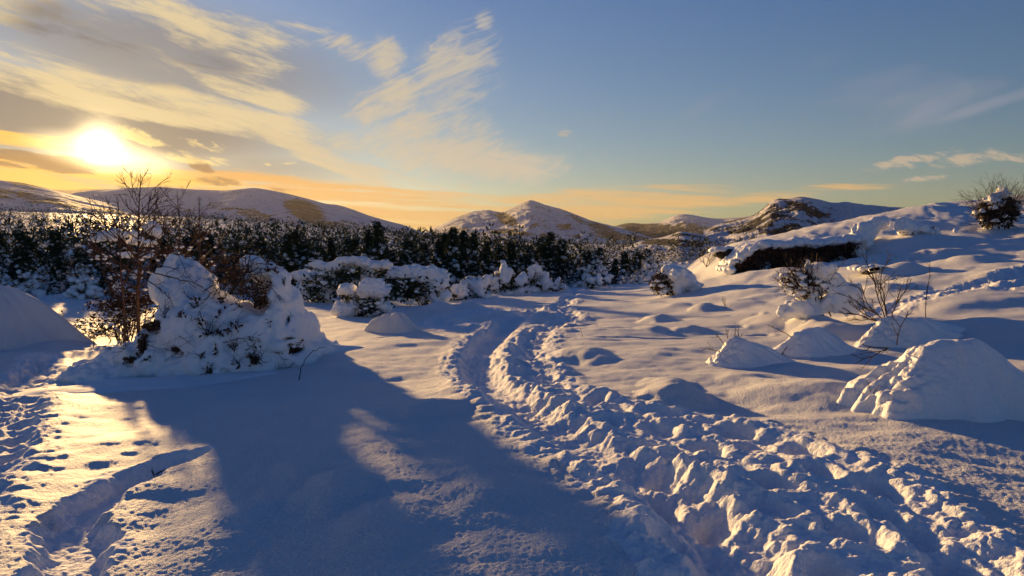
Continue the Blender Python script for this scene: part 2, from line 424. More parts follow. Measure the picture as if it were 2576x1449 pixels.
def land(x, y):
    x = np.asarray(x, float); y = np.asarray(y, float)
    d = np.maximum(np.hypot(x, y), .5); a = np.degrees(np.arctan2(x, y))
    fa = np.clip((a + 60) / 120 * 360, 0, 359.999); fl = np.clip((np.log(d) - _lv[0]) / (_lv[-1] - _lv[0]) * 419, 0, 418.999)
    i = fa.astype(int); j = fl.astype(int); s = fa - i; t = fl - j
    z = (_fine[i, j] * (1 - s) + _fine[i + 1, j] * s) * (1 - t) + (_fine[i, j + 1] * (1 - s) + _fine[i + 1, j + 1] * s) * t
    back = sstep(np.abs(a), 60, 150)
    return z * (1 - back) + back * (.004 * np.minimum(d, 300))
def on_land(u, v, f=None):
    f = f or land
    d = ray(u, v); t = np.geomspace(1.5, 20000, 6000)
    z = EYE + d[2] * t - f(d[0] * t, d[1] * t)
    k = np.argmax(z < 0) if (z < 0).any() else len(t) - 1
    return np.array([d[0] * t[k], d[1] * t[k], EYE + d[2] * t[k]])

# ------------------------------------------------------------------ snow relief: drifts, trails, footprints
def px_line(pts): return np.array([on_land(u, v)[:2] for u, v in pts])
def resample(p, step=.25):
    q = [p[0]]
    # Catmull-Rom through the points
    P_ = np.vstack([2 * p[0] - p[1], p, 2 * p[-1] - p[-2]])
    out_ = []
    for i in range(1, len(P_) - 2):
        n = max(2, int(np.linalg.norm(P_[i + 1] - P_[i]) / step))
        t = np.linspace(0, 1, n, endpoint=False)[:, None]
        a, b, c, d = P_[i - 1], P_[i], P_[i + 1], P_[i + 2]
        out_.append(.5 * ((2 * b) + (-a + c) * t + (2 * a - 5 * b + 4 * c - d) * t ** 2 + (-a + 3 * b - 3 * c + d) * t ** 3))
    return np.vstack(out_ + [p[-1:]])
def line_dist(x, y, L, reach):
    """distance, arc length and side to a polyline, only evaluated within reach"""
    r = np.full(x.shape, 99.0); s = np.zeros(x.shape); sd_ = np.zeros(x.shape)
    acc = 0.0
    lo, hi = L.min(0) - reach, L.max(0) + reach
    sel = np.where((x > lo[0]) & (x < hi[0]) & (y > lo[1]) & (y < hi[1]))[0]
    if len(sel) == 0: return r, s, sd_
    xs, ys = x[sel], y[sel]; rr = r[sel].copy(); ss = s[sel].copy(); dd = sd_[sel].copy()
    for a, b in zip(L[:-1], L[1:]):
        ab = b - a; ln = math.hypot(*ab) + 1e-9
        nb = np.where((np.abs(xs - (a[0] + b[0]) / 2) < reach + ln) & (np.abs(ys - (a[1] + b[1]) / 2) < reach + ln))[0]
        if len(nb):
            px_, py_ = xs[nb] - a[0], ys[nb] - a[1]
            t = np.clip((px_ * ab[0] + py_ * ab[1]) / ln ** 2, 0, 1)
            q = np.hypot(px_ - t * ab[0], py_ - t * ab[1]); m = q < rr[nb]
            k = nb[m]; rr[k] = q[m]; ss[k] = acc + t[m] * ln
            dd[k] = np.sign(ab[0] * py_[m] - ab[1] * px_[m])
        acc += ln
    r[sel] = rr; s[sel] = ss; sd_[sel] = dd
    return r, s, sd_
# name, points, half width, depth, berm height, churn spread, footprint strength
TRAILS = [
 ([(1335, 780), (1295, 803), (1245, 845), (1206, 890), (1215, 935), (1270, 985), (1350, 1040), (1440, 1095), (1560, 1160), (1680, 1230), (1790, 1310), (1880, 1400), (1960, 1500), (2060, 1700)], .19, .20, .09, .32, .25),
 ([(1452, 728), (1425, 757), (1400, 773), (1440, 795), (1400, 815), (1350, 850), (1338, 900), (1350, 940), (1400, 975), (1480, 1010), (1600, 1032), (1750, 1065), (1880, 1110), (1990, 1150), (2110, 1200), (2230, 1270), (2350, 1360), (2480, 1460), (2620, 1620)], .16, .13, .06, .22, .8),
 ([(1500, 1030), (1620, 1100), (1800, 1175), (1950, 1250), (2100, 1350), (2250, 1480), (2420, 1680)], .20, .11, .05, .32, .9),
 ([(1640, 1180), (1720, 1280), (1740, 1370), (1790, 1460), (1850, 1600)], .14, .12, .05, .22, .9),
 ([(1335, 780), (1250, 776), (1185, 788), (1125, 800), (1155, 828), (1210, 822)], .20, .08, .04, .45, .8),
 ([(1180, 765), (1240, 748), (1330, 735), (1400, 730)], .14, .06, .03, .2, .5),
 ([(2215, 790), (2260, 772), (2330, 750), (2450, 722), (2560, 696), (2700, 662)], .17, .10, .05, .22, .8),
 ([(2330, 768), (2450, 738), (2590, 712)], .10, .06, .03, .12, .8),
 ([(110, 905), (62, 975), (40, 1040), (-10, 1115), (-100, 1220), (-240, 1400)], .20, .17, .05, .20, .9),
 ([(455, 1148), (380, 1172), (290, 1220), (215, 1262), (178, 1310), (195, 1370), (160, 1440), (110, 1560)], .19, .20, .02, .06, .5),
]
THIN = [[(1405, 828), (1560, 812), (1640, 806)], [(1400, 853), (1600, 852), (1780, 848), (1930, 838)], [(1450, 797), (1600, 800), (1740, 800), (1900, 795)], [(1420, 832), (1600, 832), (1760, 828), (1860, 822)],
        [(2040, 640), (2120, 628), (2200, 640)], [(2220, 668), (2290, 655), (2340, 640)], [(860, 862), (960, 858), (1100, 850)]]
# low drifts: base pixel, half width px, height m, stretch across
DRIFTS = [(1470, 893, 66, .10), (1500, 906, 42, .06), (1700, 1000, 80, .17), (1680, 966, 60, .08), (1655, 808, 46, .18), (1640, 832, 36, .07), (1735, 832, 42, .08),
 (1768, 780, 30, .15), (2050, 1005, 150, .14), (2055, 822, 62, .20), (2095, 838, 76, .18), (1950, 815, 66, .13), (2460, 765, 170, .16), (2500, 842, 150, .16), (1640, 766, 34, .07),
 (1705, 775, 30, .06), (1545, 738, 30, .06), (1100, 778, 40, .2), (1180, 772, 30, .1), (850, 1250, 90, .10), (1090, 1042, 80, .06), (1860, 770, 60, .08), (1700, 735, 30, .1), (1890, 742, 60, .06),
 (90, 770, 70, .14), (150, 750, 60, .14), (40, 900, 100, .10), (140, 868, 70, .1), (2200, 560, 90, .12), (2380, 640, 70, .2), (2260, 690, 60, .2), (2150, 720, 60, .12), (2450, 660, 80, .2), (2300, 610, 90, .15), (2230, 730, 50, .14),
 (560, 1330, 160, .05), (980, 1330, 120, .05), (1250, 1250, 120, .05), (1880, 960, 60, .05), (1560, 760, 30, .05)]
_tr = [(resample(px_line(p), .15), w, dp * (.72 if ch > .1 else .9), bm * .6, ch, fp) for p, w, dp, bm, ch, fp in TRAILS]
_thin = [resample(px_line(p), .3) for p in THIN]
_dr = []
for u, v, hw, hh in DRIFTS:
    c = on_land(u, v); _dr.append((c[0], c[1], hw / PF * c[1], hh))
BANKX0, BANKX1, BANKY = 7.75, 11.15, 25.6
def bank_step(x, y):
    """the undercut bank on the right hillside: a sudden step with a ragged line, a shelf in front and a smooth brow above"""
    yy = y - BANKY - .12 * n2(x * 1.3, x * 0 + 3.3, 4)
    w = sstep(x, BANKX0 - 1.0, BANKX0 + .3) * (1 - sstep(x, BANKX1 - .1, BANKX1 + .9))
    L0 = land(x, y)
    fr = sstep(yy, -2.6, -.3) * (1 - sstep(yy, 0, .14)); bk = sstep(yy, 0, .14) * (1 - sstep(yy, 1.2, 6.5))
    return w * (fr * (.56 - L0) + bk * np.maximum(1.43 + .10 * np.clip(yy, 0, 9) - L0, 0))
def relief(x, y, full=True):
    x = np.asarray(x, float).ravel(); y = np.asarray(y, float).ravel()
    d = np.hypot(x, y); fade = 1 - sstep(d, 46, 58)
    z = .07 * fbm(x * .28, y * .28, 3, 1) + .022 * fbm(x * .9 + .3 * y, y * 1.3, 3, 5) + .007 * fbm(x * 3.2, y * 4.0, 3, 15) * (1 - sstep(d, 8, 20))
    # wind-blown ripples on the slope to the right
    rt = sstep(x, 3, 8) * sstep(y, 12, 18)
    z += rt * (.10 * np.abs(fbm(x * .55 - y * .25, y * .5 + x * .2, 3, 21)) + .10 * n2(x * .35 - .1 * y, y * .30, 24))
    for cx, cy, hw, hh in _dr:
        q = np.hypot((x - cx) / hw, (y - cy - .25 * hw) / (hw * .95 + .12))
        near_ = q < 2.2
        if near_.any():
            qq = q[near_] + .18 * n2(x[near_] / hw * 1.3, y[near_] / hw * 1.3, 31)
            z[near_] += hh * np.clip(1.0 - qq * qq * .55, 0, 1) ** 1.6
    churn = np.zeros_like(x)
    if full:
        wob = .05 * fbm(x * 4.5, y * 4.5, 3, 41)
        for L, w, dp, bm, ch, fp in _tr:
            r, s, sd_ = line_dist(x, y, L, w + ch + 1.0)
            k = np.where(r < w + ch + .9)[0]
            if not len(k): continue
            rr = np.abs(r[k] + wob[k] * (1.0 if w > .15 else .6)); xx, yy = x[k], y[k]
            ins = 1 - sstep(rr, w * .5, w + (.17 if ch > .1 else .05))
            z[k] -= dp * ins * (1 - fp * .6)
            if fp > .5:                                     # single foot holes, left and right in turn
                R0 = np.random.RandomState(int(1000 * abs(L[0, 0])) % 9999); seg = np.hypot(*np.diff(L, axis=0).T); cs = np.concatenate([[0], np.cumsum(seg)]); q = .1; side = 1
                while q < cs[-1]:
                    i = min(len(seg) - 1, np.searchsorted(cs, q) - 1); tdir = (L[i + 1] - L[i]) / (seg[i] + 1e-9)
                    c = L[i] + tdir * (q - cs[i]) + side * (w * .55 + .05 * R0.randn()) * np.array([-tdir[1], tdir[0]])
                    th = math.atan2(tdir[1], tdir[0]) + .25 * R0.randn()
                    mm = k[(np.abs(xx - c[0]) < .4) & (np.abs(yy - c[1]) < .4)]
                    if len(mm):
                        ex = (x[mm] - c[0]) * math.cos(th) + (y[mm] - c[1]) * math.sin(th); ey = -(x[mm] - c[0]) * math.sin(th) + (y[mm] - c[1]) * math.cos(th)
                        e = np.hypot(ex / .20, ey / .115) + .5 * wob[mm] / .05 * .25
                        z[mm] -= dp * fp * (.8 + .4 * R0.rand()) * (1 - sstep(e, .55, 1.1)) - .22 * dp * np.exp(-((e - 1.35) / .28) ** 2)
                    q += .34 + .12 * R0.rand(); side = -side
            if ch > .1:
                br = np.exp(-((rr - (w + .2)) / .17) ** 2)
                z[k] += bm * br * (.15 + .9 * billow(xx * 3.4, yy * 3.4, 2, 51))
            c_ = 1 - sstep(rr + .16 * n2(xx * 1.7, yy * 1.7, 61), w + ch * .45, w + ch + .12)
            churn[k] = np.maximum(churn[k], c_ * (1.0 if ch > .1 else .55) * (1 - (.55 if dp > .2 else .2) * ins))
        for L in _thin:
            r, s, sd_ = line_dist(x, y, L, .5)
            k = np.where(r < .4)[0]
            if len(k):
                rr = np.abs(r[k] + .06 * n2(x[k] * 2.2, y[k] * 2.2, 71))
                z[k] += -.06 * np.exp(-(rr / .07) ** 2) * (.75 + .5 * n2(x[k] * 4, y[k] * 4, 72)) + .02 * np.exp(-((rr - .16) / .07) ** 2)
        k = np.where(churn > .01)[0]
        xx, yy = x[k], y[k]
        cl = .032 * (billow(xx * 3.4, yy * 3.4, 1, 81) - .25) + .040 * (billow(xx * 7.0, yy * 7.0, 1, 83) - .25) + .026 * (billow(xx * 14, yy * 14, 2, 85) - .3)
        z[k] += churn[k] * cl * (.44 + .5 * np.clip(n2(xx * .9, yy * .9, 95) + .3, 0, 1))
        # stray crumbs beside the trails
        k = np.where((churn > .002) | (d < 9))[0]
        z[k] += .0035 * fbm(x[k] * 28, y[k] * 28, 2, 91) * (1 - sstep(d[k], 5, 9))
    return z * fade, churn
def G(x, y):
    sh = np.shape(x); x = np.asarray(x, float).ravel(); y = np.asarray(y, float).ravel()
    z, _ = relief(x, y, False)
    return (land(x, y) + z + bank_step(x, y)).reshape(sh)
def on_ground(u, v): return on_land(u, v, G)

def build_ground():
    # fine sheet in front: rows closer together near by, columns by bearing
    cols = np.radians(np.concatenate([np.linspace(-55, -37, 70, endpoint=False), np.linspace(-37, 37, 850), np.linspace(37, 55, 71)[1:]]))
    dep = np.concatenate([np.linspace(math.atan(1.6 / 1.3), math.radians(26), 60, endpoint=False), np.linspace(math.radians(26), math.radians(1.75), 430)])
    rows = 1.6 / np.tan(dep); rows = rows[rows < 46]; rows = np.concatenate([rows, np.geomspace(46.4, 60, 36)])
    D_, A_ = np.meshgrid(rows, cols, indexing='ij')
    x = (D_ * np.sin(A_)).ravel(); y = (D_ * np.cos(A_)).ravel()
    z, churn = relief(x, y, True); z = z + land(x, y) + bank_step(x, y)
    V = np.stack([x, y, z], 1); F = grid_faces(len(rows), len(cols))
    F = F[:, ::-1]
    pth = churn[F].mean(1) > .42
    def sub(V, F):
        u, inv = np.unique(F, return_inverse=True); return V[u], inv.reshape(F.shape)
    Vp, Fp = sub(V, F[pth]); Vg, Fg = sub(V, F[~pth])
    o = mesh_np('trodden_path', Vp, Fp, SNOW_TROD); tag(o, 'trodden footpath of churned snow winding across the snowfield', 'path', kind='structure')
    # coarse ring behind and beside the viewer, and the land beyond
    parts = [(Vg, Fg)]
    a2 = np.radians(np.linspace(54.5, 305.5, 130)); r2 = np.geomspace(1.0, 60, 60)
    D_, A_ = np.meshgrid(r2, a2, indexing='ij'); x = (D_ * np.sin(A_)).ravel(); y = (D_ * np.cos(A_)).ravel()
    z, _ = relief(x, y, False); parts.append((np.stack([x, y, z + land(x, y) - .01], 1), grid_faces(60, 130)[:, ::-1]))
    a3 = np.radians(np.linspace(0, 360, 48, endpoint=False)); r3 = np.linspace(.02, 1.6, 8)
    D_, A_ = np.meshgrid(r3, a3, indexing='ij'); x = (D_ * np.sin(A_)).ravel(); y = (D_ * np.cos(A_)).ravel()
    z, _ = relief(x, y, False); parts.append((np.stack([x, y, z + land(x, y) - .02], 1), grid_faces(8, 48, True)[:, ::-1]))
    a4 = np.radians(np.concatenate([np.linspace(-45, 45, 420, endpoint=False), np.linspace(45, 315, 200, endpoint=False)])); r4 = np.geomspace(57.5, 14000, 190)
    D_, A_ = np.meshgrid(r4, a4, indexing='ij'); x = (D_ * np.sin(A_)).ravel(); y = (D_ * np.cos(A_)).ravel()
    dd = np.hypot(x, y); z = land(x, y) + .25 * sstep(dd, 60, 160) * fbm(x * .02, y * .02, 3, 7) * np.minimum(dd / 200, 4) - .03 * (1 - sstep(dd, 60, 70))
    parts.append((np.stack([x, y, z], 1), grid_faces(190, len(a4), True)[:, ::-1]))
    V = []; Fs = []; n = 0
    for v_, f_ in parts: V.append(v_); Fs.append(f_ + n); n += len(v_)
    o = mesh_np('snow_ground', np.concatenate(V), np.concatenate(Fs), SNOW)
    tag(o, 'snow covered ground with drifts sloping down to the valley', 'ground', kind='structure')
build_ground()

# ------------------------------------------------------------------ hills and mountains on the skyline
def hill_mat(name, wood=(.022, .021, .022), snow=(.62, .60, .60)):
    m, N, b = new_mat(name); p = world_pos(N)
    w = N.attr('wood')
    n1 = N.noise(p, .009, 8, .7); n_ = N.noise(p, .045, 6, .7)
    f = N.rng(N.m('ADD', w, N.m('MULTIPLY', N.m('SUBTRACT', N.m('ADD', N.m('MULTIPLY', n1, .55), N.m('MULTIPLY', n_, .45)), .5), 5.0)), .36, .60)
    N.put(b.inputs['Base Color'], N.mix(f, (*snow, 1), (*wood, 1))); b.inputs['Roughness'].default_value = .8
    b.inputs['Specular IOR Level'].default_value = .1
    bp = N.new('ShaderNodeBump'); bp.inputs['Strength'].default_value = .8; bp.inputs['Distance'].default_value = 9.0
    N.put(bp.inputs['Height'], N.noise(p, .018, 8, .68)); N.put(b.inputs['Normal'], bp.outputs[0])
    return m
HILL = hill_mat('wooded_snow_hill')
def proj_px(V):
    s, c = math.sin(PITCH), math.cos(PITCH)
    zc = V[:, 1] * c - (V[:, 2] - EYE) * s; yc = V[:, 1] * s + (V[:, 2] - EYE) * c
    return PW / 2 + PF * V[:, 0] / zc, PH / 2 - PF * yc / zc
def ell(u, v, lst):
    r = np.zeros(u.shape)
    for cu, cv, a, b, rot, w in lst:
        t = math.radians(rot); du, dv = u - cu, v - cv
        q = np.hypot((du * math.cos(t) + dv * math.sin(t)) / a, (-du * math.sin(t) + dv * math.cos(t)) / b)
        r = np.maximum(r, w * (1 - sstep(q, .55, 1.25)))
    return r
def hill(name, label, D, sky_px, base, front, back, seed, woods, rough=.12, nf=700., pf=1.25, wood0=.0, nA=330, nR=80, jag=0.0, mat=None, low_wood=0.0):
    u_, v_ = np.array(sky_px, float).T
    aa = np.array([ang(u, v) for u, v in sky_px])
    A = np.radians(np.linspace(aa[0, 0], aa[-1, 0], nA))
    # smooth skyline
    E = np.interp(np.degrees(A), aa[:, 0], aa[:, 1]); Ek = np.pad(E, 4, mode='edge'); E = np.convolve(Ek, np.ones(9) / 9, 'valid')
    T = np.concatenate([np.linspace(-1, 0, int(nR * .75), endpoint=False), np.linspace(0, 1, nR - int(nR * .75))])
    TT, AA = np.meshgrid(T, A, indexing='ij'); EE = np.broadcast_to(E, TT.shape)
    Dm = D * (1 + .05 * n2(np.degrees(AA) * .35, AA * 0, seed + 9))
    rr = Dm + np.where(TT < 0, TT * front, TT * back)
    x = rr * np.sin(AA); y = rr * np.cos(AA)
    top = EYE + Dm * np.tan(np.radians(EE))
    top = top + jag * fbm(x / 30., y / 30., 3, seed + 2)
    p = np.clip(1 - np.abs(TT), 0, 1); prof = np.where(TT < 0, p ** pf, sstep(p, 0, 1))
    sp = 1 - np.abs(fbm(x / nf, y / nf, 6, seed, .56)); sp = sp - .55
    z = base + (top - base) * np.clip(prof + rough * sp * np.clip(4 * p * (1 - p), 0, 1), -.1, 1.02)
    V = np.stack([x.ravel(), y.ravel(), z.ravel()], 1)
    o = mesh_np(name, V, grid_faces(len(T), nA)[:, ::-1], mat or HILL)
    pu, pv = proj_px(V)
    w = np.maximum(wood0 + 0 * pu, ell(pu, pv, woods)) if woods else wood0 + 0 * pu
    w = np.maximum(w, low_wood * (1 - sstep(p.ravel(), .0, .35)))
    point_attr(o, 'wood', w)
    tag(o, label, 'mountain', kind='structure')
    return o
hill('mountain', 'broad snowy mountain ridge with a square dark wood below the crest', 5200,
     [(60, 520), (130, 500), (165, 488), (240, 478), (330, 472), (400, 470), (480, 476), (560, 479), (600, 476), (640, 472), (690, 480), (740, 491), (790, 504), (815, 512), (850, 515), (880, 524), (930, 543), (980, 557), (1020, 567), (1075, 590)],
     10, 2600, 2600, 3, [(765, 528, 60, 26, 20, .9), (640, 540, 60, 16, 15, .62), (870, 562, 40, 7, 10, .5), (560, 520, 40, 10, 10, .45), (800, 556, 60, 10, 10, .7)], .10, 900., 1.15, .12)
hill('mountain', 'rounded snowy hill running down below the sun', 4000,
     [(-900, 470), (-600, 440), (-300, 436), (-100, 444), (0, 453), (60, 460), (110, 472), (150, 482), (190, 492), (260, 508), (360, 530), (420, 550)],
     10, 2000, 2000, 13, [(60, 465, 50, 10, 10, .6), (90, 500, 120, 14, 12, .55), (0, 490, 60, 10, 8, .6), (230, 520, 90, 8, 12, .5)], .10, 800., 1.1, .16)
hill('mountain', 'pointed snowy peak with wooded flanks at the head of the valley', 5600,
     [(1040, 592), (1100, 570), (1150, 545), (1190, 531), (1230, 528), (1262, 535), (1290, 522), (1312, 511), (1333, 503), (1345, 505), (1370, 515), (1410, 525), (1450, 540), (1490, 556), (1540, 568), (1600, 585), (1650, 600)],
     -20, 2600, 2400, 23, [(1275, 552, 34, 16, 25, .95), (1420, 572, 26, 10, 0, .75), (1375, 590, 20, 10, 10, .75), (1520, 580, 60, 16, 22, .8), (1290, 585, 60, 9, 5, .7), (1340, 570, 20, 8, -40, .6), (1460, 555, 34, 8, 30, .6), (1160, 575, 40, 7, 0, .55), (1560, 595, 90, 10, 5, .8)], .22, 520., 1.2, .2, jag=2.0)
hill('mountain', 'far pale plateau with a sunlit scarp behind the valley', 7800,
     [(1500, 585), (1540, 570), (1580, 560), (1620, 563), (1660, 560), (1685, 547), (1700, 540), (1720, 538), (1745, 541), (1770, 546), (1800, 550), (1860, 547), (1900, 541), (2000, 545), (2100, 560)],
     -20, 3200, 2200, 33, [(1640, 582, 120, 20, 0, .95), (1740, 580, 60, 22, 5, .7), (1600, 568, 60, 8, 0, .9)], .2, 700., 1.0, .05, nA=260)
hill('mountain', 'rocky snow covered ridge with a cliffy end above the hillside', 1500,
     [(1770, 578), (1800, 566), (1850, 553), (1890, 543), (1912, 531), (1925, 518), (1942, 506), (1956, 499), (1982, 501), (2013, 495), (2037, 497), (2063, 502), (2091, 510), (2128, 508), (2198, 517), (2281, 523), (2400, 518), (2500, 500), (2640, 480), (2900, 470)],
     -16, 760, 900, 43, [(1925, 560, 130, 36, 10, .62), (2010, 538, 120, 24, 12, .6), (2010, 515, 60, 7, 15, .85), (1985, 508, 16, 8, 20, .7), (1900, 545, 40, 14, -40, .62), (1850, 578, 90, 12, 0, .6), (2198, 514, 60, 3, 5, .5), (2500, 505, 90, 6, -5, .55)],
     .20, 120., .9, .05, nA=560, nR=110, jag=1.0)
hill('knoll', 'low snowy knoll in the valley before the rocky ridge', 1050,
     [(1560, 628), (1610, 607), (1640, 601), (1670, 596), (1695, 588), (1708, 582), (1725, 583), (1755, 588), (1790, 596), (1860, 606), (1900, 615)],
     -20, 260, 260, 53, [(1720, 592, 60, 6, 5, .45), (1720, 612, 140, 10, 3, .95)], .2, 90., 1.0, .1, nA=240, nR=70)

# ------------------------------------------------------------------ plant kit
class Tubes:
    def __init__(s): s.V = []; s.F = []; s.n = 0
    def add(s, pts, r0, r1, k=4):
        pts = np.asarray(pts, float); n = len(pts)
        d = np.gradient(pts, axis=0); d /= np.linalg.norm(d, axis=1, keepdims=True) + 1e-9
        ref = np.where(np.abs(d[:, 2:3]) < .9, np.array([[0, 0, 1.]]), np.array([[1., 0, 0]]))
        a = np.cross(d, ref); a /= np.linalg.norm(a, axis=1, keepdims=True) + 1e-9; b = np.cross(d, a)
        r = np.linspace(r0, r1, n)[:, None, None]
        t = np.arange(k) / k * 2 * np.pi
        ring = pts[:, None, :] + r * (np.cos(t)[None, :, None] * a[:, None, :] + np.sin(t)[None, :, None] * b[:, None, :])
        s.V.append(ring.reshape(-1, 3))
        i = np.arange(n - 1)[:, None] * k; j = np.arange(k)[None, :]; j2 = (j + 1) % k
        s.F.append((np.stack([i + j, i + j2, i + k + j2, i + k + j], -1).reshape(-1, 4)) + s.n)
        s.n += n * k
    def build(s, name, mat, parent):
        return mesh_np(name, np.concatenate(s.V), np.concatenate(s.F), mat, True, parent, parent.location if parent is not None else None)
def unit(v): return v / (np.linalg.norm(v) + 1e-9)
def grow(tb, p, d, L, r, lev, q, tips=None, nodes=None):
    """a branch with side twigs; q: wiggle, lift, spread, children, ratio"""
    n = max(3, int(L / q.get('seg', .12))); p = np.array(p, float); d = unit(np.array(d, float)); pts = [p.copy()]; ds = [d]
    for i in range(n):
        d = unit(d + R_.randn(3) * q['wig'] + np.array([0, 0, q['lift']]))
        p = p + d * L / n; pts.append(p.copy()); ds.append(d)
    tb.add(pts, r, r * .55 if lev else max(r * .35, .0012), 4 if r > .008 else 3)
    if nodes is not None: nodes.extend(pts[1:])
    if lev == 0:
        if tips is not None: tips.append(pts[-1])
        return
    nc = q['kids'][min(len(q['kids']) - 1, lev - 1)]
    for c in range(nc):
        t = .22 + .78 * (c + R_.rand()) / nc; i = min(n, int(t * n)); dd = ds[i]
        o = unit(np.cross(dd, R_.randn(3))); a = q['spread'] * (.6 + .7 * R_.rand())
        grow(tb, pts[i], dd * math.cos(a) + o * math.sin(a), L * q['ratio'] * (1.15 - .5 * t) * (.7 + .6 * R_.rand()), r * .58, lev - 1, q, tips, nodes)
R_ = np.random.RandomState(5)
import bmesh
def ico(sub):
    bm = bmesh.new(); bmesh.ops.create_icosphere(bm, subdivisions=sub, radius=1); bm.verts.ensure_lookup_table()
    V = np.array([v.co[:] for v in bm.verts]); F = np.array([[v.index for v in f.verts] for f in bm.faces]); bm.free(); return V, F
ICO1, ICO2, ICO3 = ico(1), ico(2), ico(3)
def clumps(pts, sizes, base=None, flat=.62, lum=.25, seed=0):
    """snow lumps, one mesh: squashed uneven balls"""
    bv, bf = base or ICO1; VV = []; FF = []; n = 0
    for k, (p, s) in enumerate(zip(pts, sizes)):
        sc3 = np.array(s if np.ndim(s) else [s * (.8 + .5 * R_.rand()), s * (.8 + .5 * R_.rand()), s * flat])
        d = 1 + lum * n3(bv * 1.6 + R_.rand(3) * 40, seed) + lum * .5 * n3(bv * 3.7 + R_.rand(3) * 40, seed)
        VV.append(bv * d[:, None] * sc3 + p); FF.append(bf + n); n += len(bv)
    return np.concatenate(VV), np.concatenate(FF)
def cards(pts, size, updir=None, n_each=1, wide=.45):
    """small leaf-shaped faces (rhombs) at points"""
    pts = np.repeat(np.asarray(pts), n_each, 0); m = len(pts)
    d = R_.randn(m, 3)
    if updir is not None: d = d * .7 + updir if np.ndim(updir) == 1 else d * .7 + np.repeat(updir, n_each, 0)
    d /= np.linalg.norm(d, axis=1, keepdims=True); o = np.cross(d, R_.randn(m, 3)); o /= np.linalg.norm(o, axis=1, keepdims=True) + 1e-9
    s = size * (.55 + .9 * R_.rand(m, 1))
    V = np.stack([pts, pts + d * s * .5 + o * s * wide * .5, pts + d * s, pts + d * s * .5 - o * s * wide * .5], 1).reshape(-1, 3)
    return V, np.arange(m * 4).reshape(-1, 4)
def in_dome(n, c, r, shell=.45, low=-.2):
    d = R_.randn(n * 2, 3); d /= np.linalg.norm(d, axis=1, keepdims=True); d = d[d[:, 2] > low][:n]
    t = (shell + (1 - shell) * R_.rand(len(d), 1) ** .6) * (1 + .18 * n3(d * 2.3, 3)[:, None])
    return np.asarray(c) + d * t * np.asarray(r)
def pxblob(u, v, ru, rv, y, ry):
    return at_y(u, v, y), np.array([ru * y / PF, ry, rv * y / PF])
def pxpath(pts, y0, y1=None, n=8):
    y1 = y0 if y1 is None else y1
    P3 = np.array([at_y(u, v, y0 + (y1 - y0) * i / max(1, len(pts) - 1)) for i, (u, v) in enumerate(pts)])
    t = np.linspace(0, len(pts) - 1, n * (len(pts) - 1) + 1)
    q = np.stack([np.interp(t, np.arange(len(pts)), P3[:, k]) for k in range(3)], 1)
    return q + .012 * R_.randn(*q.shape) * np.linspace(0, 1, len(q))[:, None]

# ------------------------------------------------------------------ the big snow-laden shrub
R_ = np.random.RandomState(21)
base = on_ground(520, 955); YB = base[1]
def rel(y): return y - 9.3 + YB                        # depths below were laid out for a base 9.3 m away
t = empty('snow_laden_shrub', (base[0], base[1] + .7, float(G(base[0], base[1] + .7)))); tag(t, 'large shrub bowed under a thick dome of snow, bare branches poking out', 'shrub')
MB = [(636, 664, 32, 24, 10.2, .22), (664, 690, 40, 34, 10.2, .3), (698, 694, 18, 22, 10.6, .22), (696, 730, 40, 56, 10.2, .4), (728, 778, 38, 60, 10.1, .42), (760, 832, 42, 52, 10.0, .5), (790, 866, 30, 30, 10.0, .42),
      (695, 840, 80, 76, 10.0, .55), (640, 855, 78, 76, 9.8, .55), (590, 815, 66, 66, 10.0, .5), (540, 800, 78, 70, 10.1, .55), (500, 835, 88, 76, 9.9, .55), (450, 845, 60, 62, 10.0, .45),
      (472, 704, 44, 52, 10.6, .28), (446, 672, 22, 28, 10.7, .2), (518, 716, 28, 38, 10.6, .26), (404, 722, 32, 44, 10.6, .22), (480, 760, 70, 60, 10.4, .4),
      (545, 878, 46, 44, 9.55, .3), (520, 922, 62, 44, 9.4, .3), (600, 925, 60, 38, 9.45, .3), (652, 932, 38, 28, 9.45, .22),
      (760, 885, 84, 34, 9.9, .55), (815, 880, 36, 22, 10.0, .5), (845, 884, 30, 12, 10.0, .45), (700, 905, 90, 40, 9.75, .45), (640, 915, 80, 40, 9.6, .4), (575, 760, 50, 50, 10.2, .4), (440, 800, 44, 46, 10.3, .3),
      (405, 862, 58, 46, 9.9, .4), (340, 896, 66, 34, 9.8, .4), (262, 925, 66, 24, 9.7, .4), (215, 940, 60, 18, 9.6, .35), (300, 905, 50, 30, 9.8, .35),
      (330, 930, 92, 38, 9.7, .4), (250, 950, 84, 24, 9.55, .4), (410, 915, 60, 42, 9.7, .35), (190, 966, 66, 12, 9.5, .35), (480, 930, 90, 40, 9.6, .4)]
def deep(u, v, y): return rel(y) + float(np.interp(u, [690, 770, 850], [0, .75, 1.7])) * float(np.interp(v, [720, 860], [.35, 1]))
blobs = [pxblob(u, v, a, b, deep(u, v, y), ry) for u, v, a, b, y, ry in MB]
